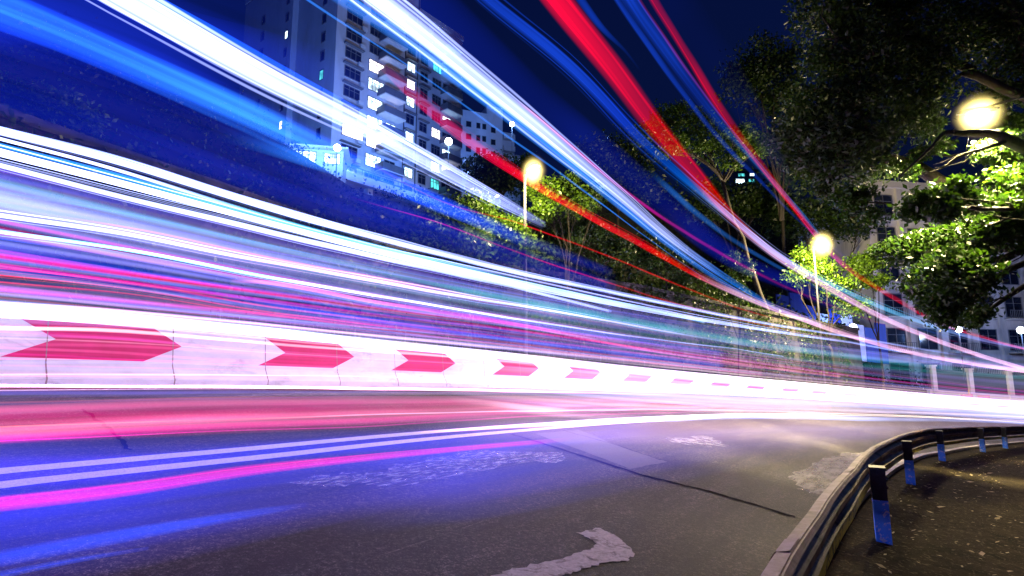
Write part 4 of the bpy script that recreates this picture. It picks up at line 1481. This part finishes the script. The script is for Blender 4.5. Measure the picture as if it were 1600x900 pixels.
trail('upper thin red trail on the dark slope', [(530, 225, 3, 'magenta', .15), (690, 315, 3, 'crimson', .3), (820, 352, 3, 'red', .6), (950, 400, 3.4, 'red', .8), (1060, 445, 3.4), (1150, 480, 3.4), (1220, 500, 3, 'red', .5)], d=6.5, ext=(0, 6), fade=(.1, .1))
trail('lower thin red trail on the dark slope', [(540, 305, 2.6, 'magenta', .3), (690, 350, 2.6, 'magenta', .5), (800, 391, 3, 'crimson', .6), (930, 435, 3.2, 'red', .7), (1060, 475, 3), (1180, 505, 3), (1300, 530, 3, 'magenta', .4)], d=6.3, ext=(0, 8), fade=(.1, .1))

# the lower sheaf of white trails
trail('topmost white trail of the sheaf at the left edge', [(-10, 203, 13, 'white', .6), (200, 257, 12), (400, 319, 11), (600, 374, 10), (800, 424, 8), (1000, 466, 6), (1200, 506, 4, 'white', .7), (1350, 530, 3, 'white', .4), (1500, 555, 3, 'lav', .4)], d=3.6, ext=(14, 8), threads=3, spread=.9)
trail('second white trail of the sheaf with a purple gap above it', [(-10, 215, 6, 'white', .4), (200, 270, 6), (400, 333, 7, 'cyan', .45), (600, 388, 7), (800, 431, 5, 'lav', 1.2), (1000, 474, 4)], d=3.5, ext=(14, 6), threads=2, spread=1.2)
trail('third white trail of the sheaf at the left edge', [(-10, 236, 13, 'white', .6), (200, 290, 11), (400, 343, 10), (600, 395, 10), (800, 441, 12), (1000, 482, 9), (1200, 516, 5, 'white', .8), (1330, 535, 3, 'white', .4)], d=3.4, ext=(14, 8), threads=4, spread=.9)
trail('fourth white trail of the sheaf, with lavender light under it', [(-10, 257, 9, 'white', .5), (200, 310, 9), (400, 357, 10), (600, 404, 9), (800, 447, 7, 'white', .4)], d=3.3, ext=(14, 6), threads=4, spread=1.2)
trail('cyan edged trail between the white trails of the sheaf', [(-10, 224, 8, 'sky', .7), (200, 280, 10), (400, 338, 12, 'cyan', .25), (600, 392, 12), (800, 437, 8), (1000, 479, 4)], d=3.45, ext=(14, 6), faint=True)
trail('white trail with a red upper edge in the middle of the left side', [(-10, 334, 8, 'white', .5), (200, 366, 7), (400, 406, 6, 'pinkwhite', .5), (600, 441, 6), (750, 468, 5, 'white', .5), (900, 492, 4), (1100, 528, 3, 'lav', .6)], d=2.8, ext=(14, 10), threads=5, spread=1.3)
trail('thin red trail just above the red edged white trail', [(60, 334, 5, 'red', .05), (250, 365, 4, 'red', .3), (400, 398, 4, 'crimson', .5), (600, 436, 4, 'crimson', .5), (800, 474, 4), (1000, 510, 3)], d=2.9, ext=(0, 8), fade=(.1, .1), faint=True, threads=3, spread=1.5)
trail('clean cyan white trail below the red edged white trail', [(-10, 361, 7, 'cyan', 1.2), (200, 391, 6), (400, 429, 6), (600, 464, 5, 'white', .5), (800, 497, 4), (1000, 527, 3, 'white', .3), (1150, 545, 2)], d=2.6, ext=(14, 6), threads=3, spread=1.4)
trail('pink streak under the cyan white trail', [(360, 438, 6, 'pink', .05), (450, 445, 8, 'pink', .5), (600, 474, 7), (800, 505, 7, 'magenta', .5), (1000, 545, 5, 'pink', .6), (1200, 575, 4)], d=2.5, ext=(0, 10), faint=True, threads=4, spread=1.4)
for i, (y0, y1, lab) in enumerate(((418, 476, 'upper of the three thin red streaks above the chevrons'), (430, 484, 'middle of the three thin red streaks above the chevrons'), (440, 489, 'lower of the three thin red streaks above the chevrons'))):
    trail(lab, [(-10, y0, 3.5, 'red', .28), (200, (y0 + y1) / 2 - 6, 3), (400, y1, 3.5, 'red', .25), (600, y1 + 26, 4, 'crimson', .35), (850, y1 + 58, 4), (1050, y1 + 82, 3, 'pink', .4)], d=2.3, ext=(14, 10), faint=True, threads=2, spread=2.5)
trail('wide teal trail in the middle distance', [(640, 438, 12, 'teal', .02), (760, 462, 17, 'teal', .5), (900, 488, 18, 'teal', .75), (1050, 515, 16), (1200, 540, 13), (1350, 560, 10), (1480, 575, 8, 'teal', .4)], d=2.2, ext=(0, 6), faint=True, fade=(.1, .1))
trail('magenta stripe on the road below the double white line', [(-10, 789, 26, 'hotpink', .36), (200, 765, 23), (400, 735, 18), (600, 712, 11, 'hotpink', .4), (760, 697, 9, 'hotpink', .3), (900, 686, 8, 'magenta', .2)], h=0.45, ext=(14, 0), faint=True, threads=2, fade=(0, .1))
trail('blue streak low over the road in the bottom left corner', [(-10, 876, 28, 'blue', .16), (120, 851, 26), (260, 826, 21), (400, 803, 15, 'blue', .09), (480, 790, 8, 'blue', .02)], h=0.45, ext=(14, 0), faint=True, threads=3)
trail('lower thin blue streak at the bottom left corner', [(0, 897, 12, 'blue', .14), (120, 874, 9), (230, 856, 6, 'blue', .05)], h=0.45, ext=(14, 0), faint=True, threads=2)
trail('pinkish white trail along the foot of the crash barrier', [(-10, 602, 4, 'pinkwhite', 2.4), (300, 604, 4), (600, 607, 5, 'pinkwhite', 1.4), (850, 612, 6, 'pinkwhite', .6), (1100, 622, 6), (1400, 638, 6), (1605, 650, 5)], d=1.2, ext=(14, 10))
trail('dazzling white trail running level with the top of the crash barrier', [(-10, 483, 5, 'warmwhite', 3.0), (200, 499, 5), (400, 518, 5), (600, 537, 5, 'warmwhite', 2.0), (800, 555, 5, 'warmwhite', 1.0), (1000, 578, 5, 'white', .5), (1300, 606, 5)], d=1.3, ext=(14, 8))
trail('thin orange thread in the pink glow on the road', [(-10, 667, 2.4, 'orange', .35), (200, 660, 2.2), (400, 653, 2.2), (700, 645, 2.5, 'pinkwhite', .25), (1000, 640, 3, 'pinkwhite', .5), (1300, 645, 4)], h=0.5, ext=(14, 10))
trail('thin pink thread below the pink glow on the road', [(0, 690, 2, 'magenta', .25), (300, 676, 2), (600, 664, 2.2), (850, 650, 3, 'magenta', .4), (1050, 645, 3)], h=0.4, ext=(14, 6), faint=True)
trail('white trail over the far end of the double line', [(620, 678, 4, 'pinkwhite', .05), (800, 666, 7, 'pinkwhite', .6), (1000, 656, 10, 'white', .7), (1200, 650, 10), (1400, 655, 8), (1605, 661, 6)], h=0.35, ext=(0, 10), fade=(.1, 0))


def bundle(name, label, top, bot, n, keys, gains, widths, d=None, h=None, seed=1, mat='glow_faint', ext=(14, 8), part=0.5, fade0=0.0, fade1=0.0, taper=0.0):
    r = random.Random(seed)
    cv = []
    xs = sorted(set([p[0] for p in top] + [p[0] for p in bot]))
    yt = np.interp(xs, [p[0] for p in top], [p[1] for p in top])
    yb = np.interp(xs, [p[0] for p in bot], [p[1] for p in bot])
    for k in range(n):
        u = (k + r.random()) / n
        drift = r.uniform(-.06, .06)
        a, b_ = (0, len(xs) - 1)
        fade = [fade0 * r.uniform(.5, 1.3), fade1]
        if r.random() < part and len(xs) > 3:
            a = r.randint(0, max(0, len(xs) - 4))
            fade[0] = 0.3 if a > 0 else fade[0]
        if r.random() < part and len(xs) - a > 3:
            b_ = r.randint(a + 2, len(xs) - 1)
            fade[1] = 0.35 if b_ < len(xs) - 1 else fade[1]
        key = r.choice(keys)
        gg = r.uniform(*gains) * r.uniform(.5, 1.2) * (1 - taper * u)
        wd = r.uniform(*widths)
        P_ = []
        for i in range(a, b_ + 1):
            f = min(1, max(0, u + drift * (i - a)))
            sc = max(0.3, (abs(yb[i] - yt[i]) / max(1.0, abs(yb[a] - yt[a]))))
            P_.append((xs[i], yt[i] + (yb[i] - yt[i]) * f, wd * min(1.6, sc), key, gg))
        dv = None if d is None else r.uniform(*d)
        hv = None if h is None else r.uniform(*h)
        try:
            cv.append(trail_curve(P_, dv, hv, n=4, ext=(ext[0] if a == 0 else 0, ext[1] if b_ == len(xs) - 1 else 0), fade=fade))
        except ValueError:
            continue
    o = glow_mesh(name, cv, M[mat], 8)
    tag(o, label, 'light streaks', kind='stuff')
    return o


bundle('light_streaks', 'broad dim blue veils of passing light over the left hillside', [(-10, -40), (250, 60), (500, 190), (700, 300), (850, 370)], [(-10, 185), (250, 262), (500, 340), (700, 392), (850, 430)], 9, ['deep'], (.12, .30), (50, 95), d=(4.0, 5.6), seed=2, part=.2, ext=(14, 4))
bundle('light_streaks', 'broad dim blue veils of passing light across the sky above the towers', [(-10, -260), (150, -200), (300, -130), (450, -80), (600, -20)], [(-10, 60), (150, 90), (300, 140), (450, 200), (600, 270)], 7, ['deep'], (.14, .28), (90, 140), d=(5.4, 7.0), seed=3, part=.2, ext=(14, 4), fade1=.5)
bundle('light_streaks', 'lavender and blue streaks of light between the left sheaf and the red edged trail', [(-10, 262), (200, 312), (400, 362), (600, 408), (800, 452), (1000, 488), (1200, 520), (1400, 552)], [(-10, 330), (200, 362), (400, 402), (600, 438), (800, 470), (1000, 505), (1200, 535), (1400, 565)], 26, ['lav', 'lav', 'violet', 'blue', 'grey', 'sky'], (.06, .22), (5, 18), d=(2.8, 3.4), seed=4)
bundle('light_streaks', 'wide blue violet veils of light filling the gaps of the left sheaf', [(-10, 250), (200, 300), (400, 350), (600, 398), (800, 445), (1000, 482)], [(-10, 470), (200, 484), (400, 504), (600, 526), (800, 546), (1000, 566)], 12, ['deep', 'violet', 'lav', 'deep'], (.05, .13), (30, 60), d=(2.4, 3.4), seed=17, part=.15)
bundle('light_streaks', 'blue streaks of light below the cyan white trail', [(-10, 366), (200, 398), (400, 436), (600, 470), (800, 500), (1000, 530)], [(-10, 425), (200, 450), (400, 482), (600, 512), (800, 538), (1000, 562)], 20, ['blue', 'blue', 'lav', 'violet'], (.07, .20), (6, 18), d=(2.2, 2.7), seed=5)
bundle('light_streaks', 'brownish pink streaks of light just above the chevrons', [(-10, 420), (200, 446), (400, 478), (600, 508), (800, 535), (1000, 562), (1200, 585)], [(-10, 475), (200, 490), (400, 512), (600, 530), (800, 552), (1000, 575), (1200, 598)], 26, ['brown', 'grey', 'lav', 'brown', 'pink', 'lav', 'grey'], (.03, .15), (3, 10), d=(1.9, 2.4), seed=6)
bundle('light_streaks', 'pink, orange and purple streaks of light across the middle of the bend', [(500, 440), (650, 468), (800, 492), (1000, 525), (1200, 555), (1400, 585), (1600, 610)], [(500, 525), (650, 536), (800, 548), (1000, 570), (1200, 592), (1400, 612), (1600, 628)], 46, ['pink', 'magenta', 'orange', 'lav', 'violet', 'crimson', 'grey', 'lav'], (.08, .34), (2.5, 8), d=(2.0, 4.0), seed=7)
bundle('light_streaks', 'grey, teal and lavender streaks of light in front of the far walls', [(800, 455), (1000, 490), (1200, 522), (1400, 545), (1600, 560)], [(800, 505), (1000, 540), (1200, 566), (1400, 588), (1600, 605)], 24, ['lav', 'grey', 'teal', 'brown', 'violet', 'lav'], (.08, .26), (5, 12), d=(2.4, 3.2), seed=8)
bundle('light_streaks', 'dazzling white streaks of headlights along the top of the crash barrier', [(-10, 470), (200, 486), (400, 505), (600, 526), (800, 545), (1000, 565), (1200, 585), (1400, 604), (1605, 622)], [(-10, 496), (200, 510), (400, 528), (600, 548), (800, 568), (1000, 592), (1200, 612), (1400, 628), (1605, 640)], 22, ['white', 'warmwhite', 'pinkwhite', 'lav', 'warmwhite'], (.10, .60), (3, 9), d=(1.2, 2.4), seed=9, mat='glow', part=.25, ext=(14, 14))
bundle('light_streaks', 'overexposed white streaks of headlights filling the far bend', [(700, 564), (900, 572), (1050, 584), (1200, 598), (1400, 614), (1605, 630)], [(700, 630), (900, 652), (1050, 660), (1200, 662), (1400, 664), (1605, 668)], 38, ['white', 'warmwhite', 'pinkwhite', 'warmwhite', 'pink'], (.045, .15), (5, 17), d=(2.2, 6.0), seed=10, mat='glow', part=.3, ext=(0, 14), fade0=.45, taper=-3.2)
bundle('light_streaks', 'pink glow of tail lights low over the far lane of the road', [(-10, 638), (300, 628), (600, 624), (800, 622), (1000, 622), (1200, 630)], [(-10, 690), (300, 674), (600, 662), (800, 652), (1000, 646), (1200, 645)], 24, ['pink', 'hotpink', 'magenta', 'hotpink', 'pink'], (.05, .17), (10, 26), h=(.35, .6), seed=11, part=.2)
bundle('light_streaks', 'lilac streaks of light over the strip of road beside the crash barrier', [(-10, 606), (300, 606), (600, 608), (800, 610), (1000, 615)], [(-10, 636), (300, 628), (600, 624), (800, 624), (1000, 625)], 10, ['violet', 'pink', 'lav'], (.05, .14), (4, 11), h=(.3, .6), seed=12, part=.2)
bundle('light_streaks', 'pale pink streaks of light in front of the chevrons', [(-10, 505), (200, 515), (400, 535), (600, 550), (800, 565), (1000, 582)], [(-10, 600), (200, 600), (400, 600), (600, 602), (800, 606), (1000, 612)], 22, ['hotpink', 'magenta', 'lav', 'pink', 'warmwhite', 'hotpink', 'pink'], (.04, .14), (2, 9), d=(1.0, 1.8), seed=13, part=.2)
bundle('light_streaks', 'soft pinkish white glow added low over the near lane, like headlight spill, at the far bend', [(640, 640), (800, 640), (1000, 640), (1200, 645), (1400, 652), (1605, 658)], [(640, 690), (800, 702), (1000, 708), (1200, 700), (1400, 686), (1605, 678)], 12, ['pinkwhite', 'warmwhite', 'lav', 'pinkwhite'], (.020, .065), (34, 66), h=(.3, .5), seed=16, part=.1, ext=(0, 10), taper=.85, fade0=.5)  # glowing tubes added to imitate headlight spill on the asphalt
bundle('light_streaks', 'pale violet glow added low over the near lane before the far bend', [(480, 692), (650, 676), (800, 668), (1000, 656), (1200, 652), (1400, 660)], [(480, 840), (650, 815), (800, 795), (1000, 755), (1200, 718), (1400, 690)], 18, ['deep', 'deep', 'indigo', 'deep', 'violet'], (.12, .30), (40, 75), h=(.3, .5), seed=15, part=.1, ext=(0, 6), taper=.85, fade0=.3, fade1=.2)  # glowing tubes added to tint the lane, standing in for light on it
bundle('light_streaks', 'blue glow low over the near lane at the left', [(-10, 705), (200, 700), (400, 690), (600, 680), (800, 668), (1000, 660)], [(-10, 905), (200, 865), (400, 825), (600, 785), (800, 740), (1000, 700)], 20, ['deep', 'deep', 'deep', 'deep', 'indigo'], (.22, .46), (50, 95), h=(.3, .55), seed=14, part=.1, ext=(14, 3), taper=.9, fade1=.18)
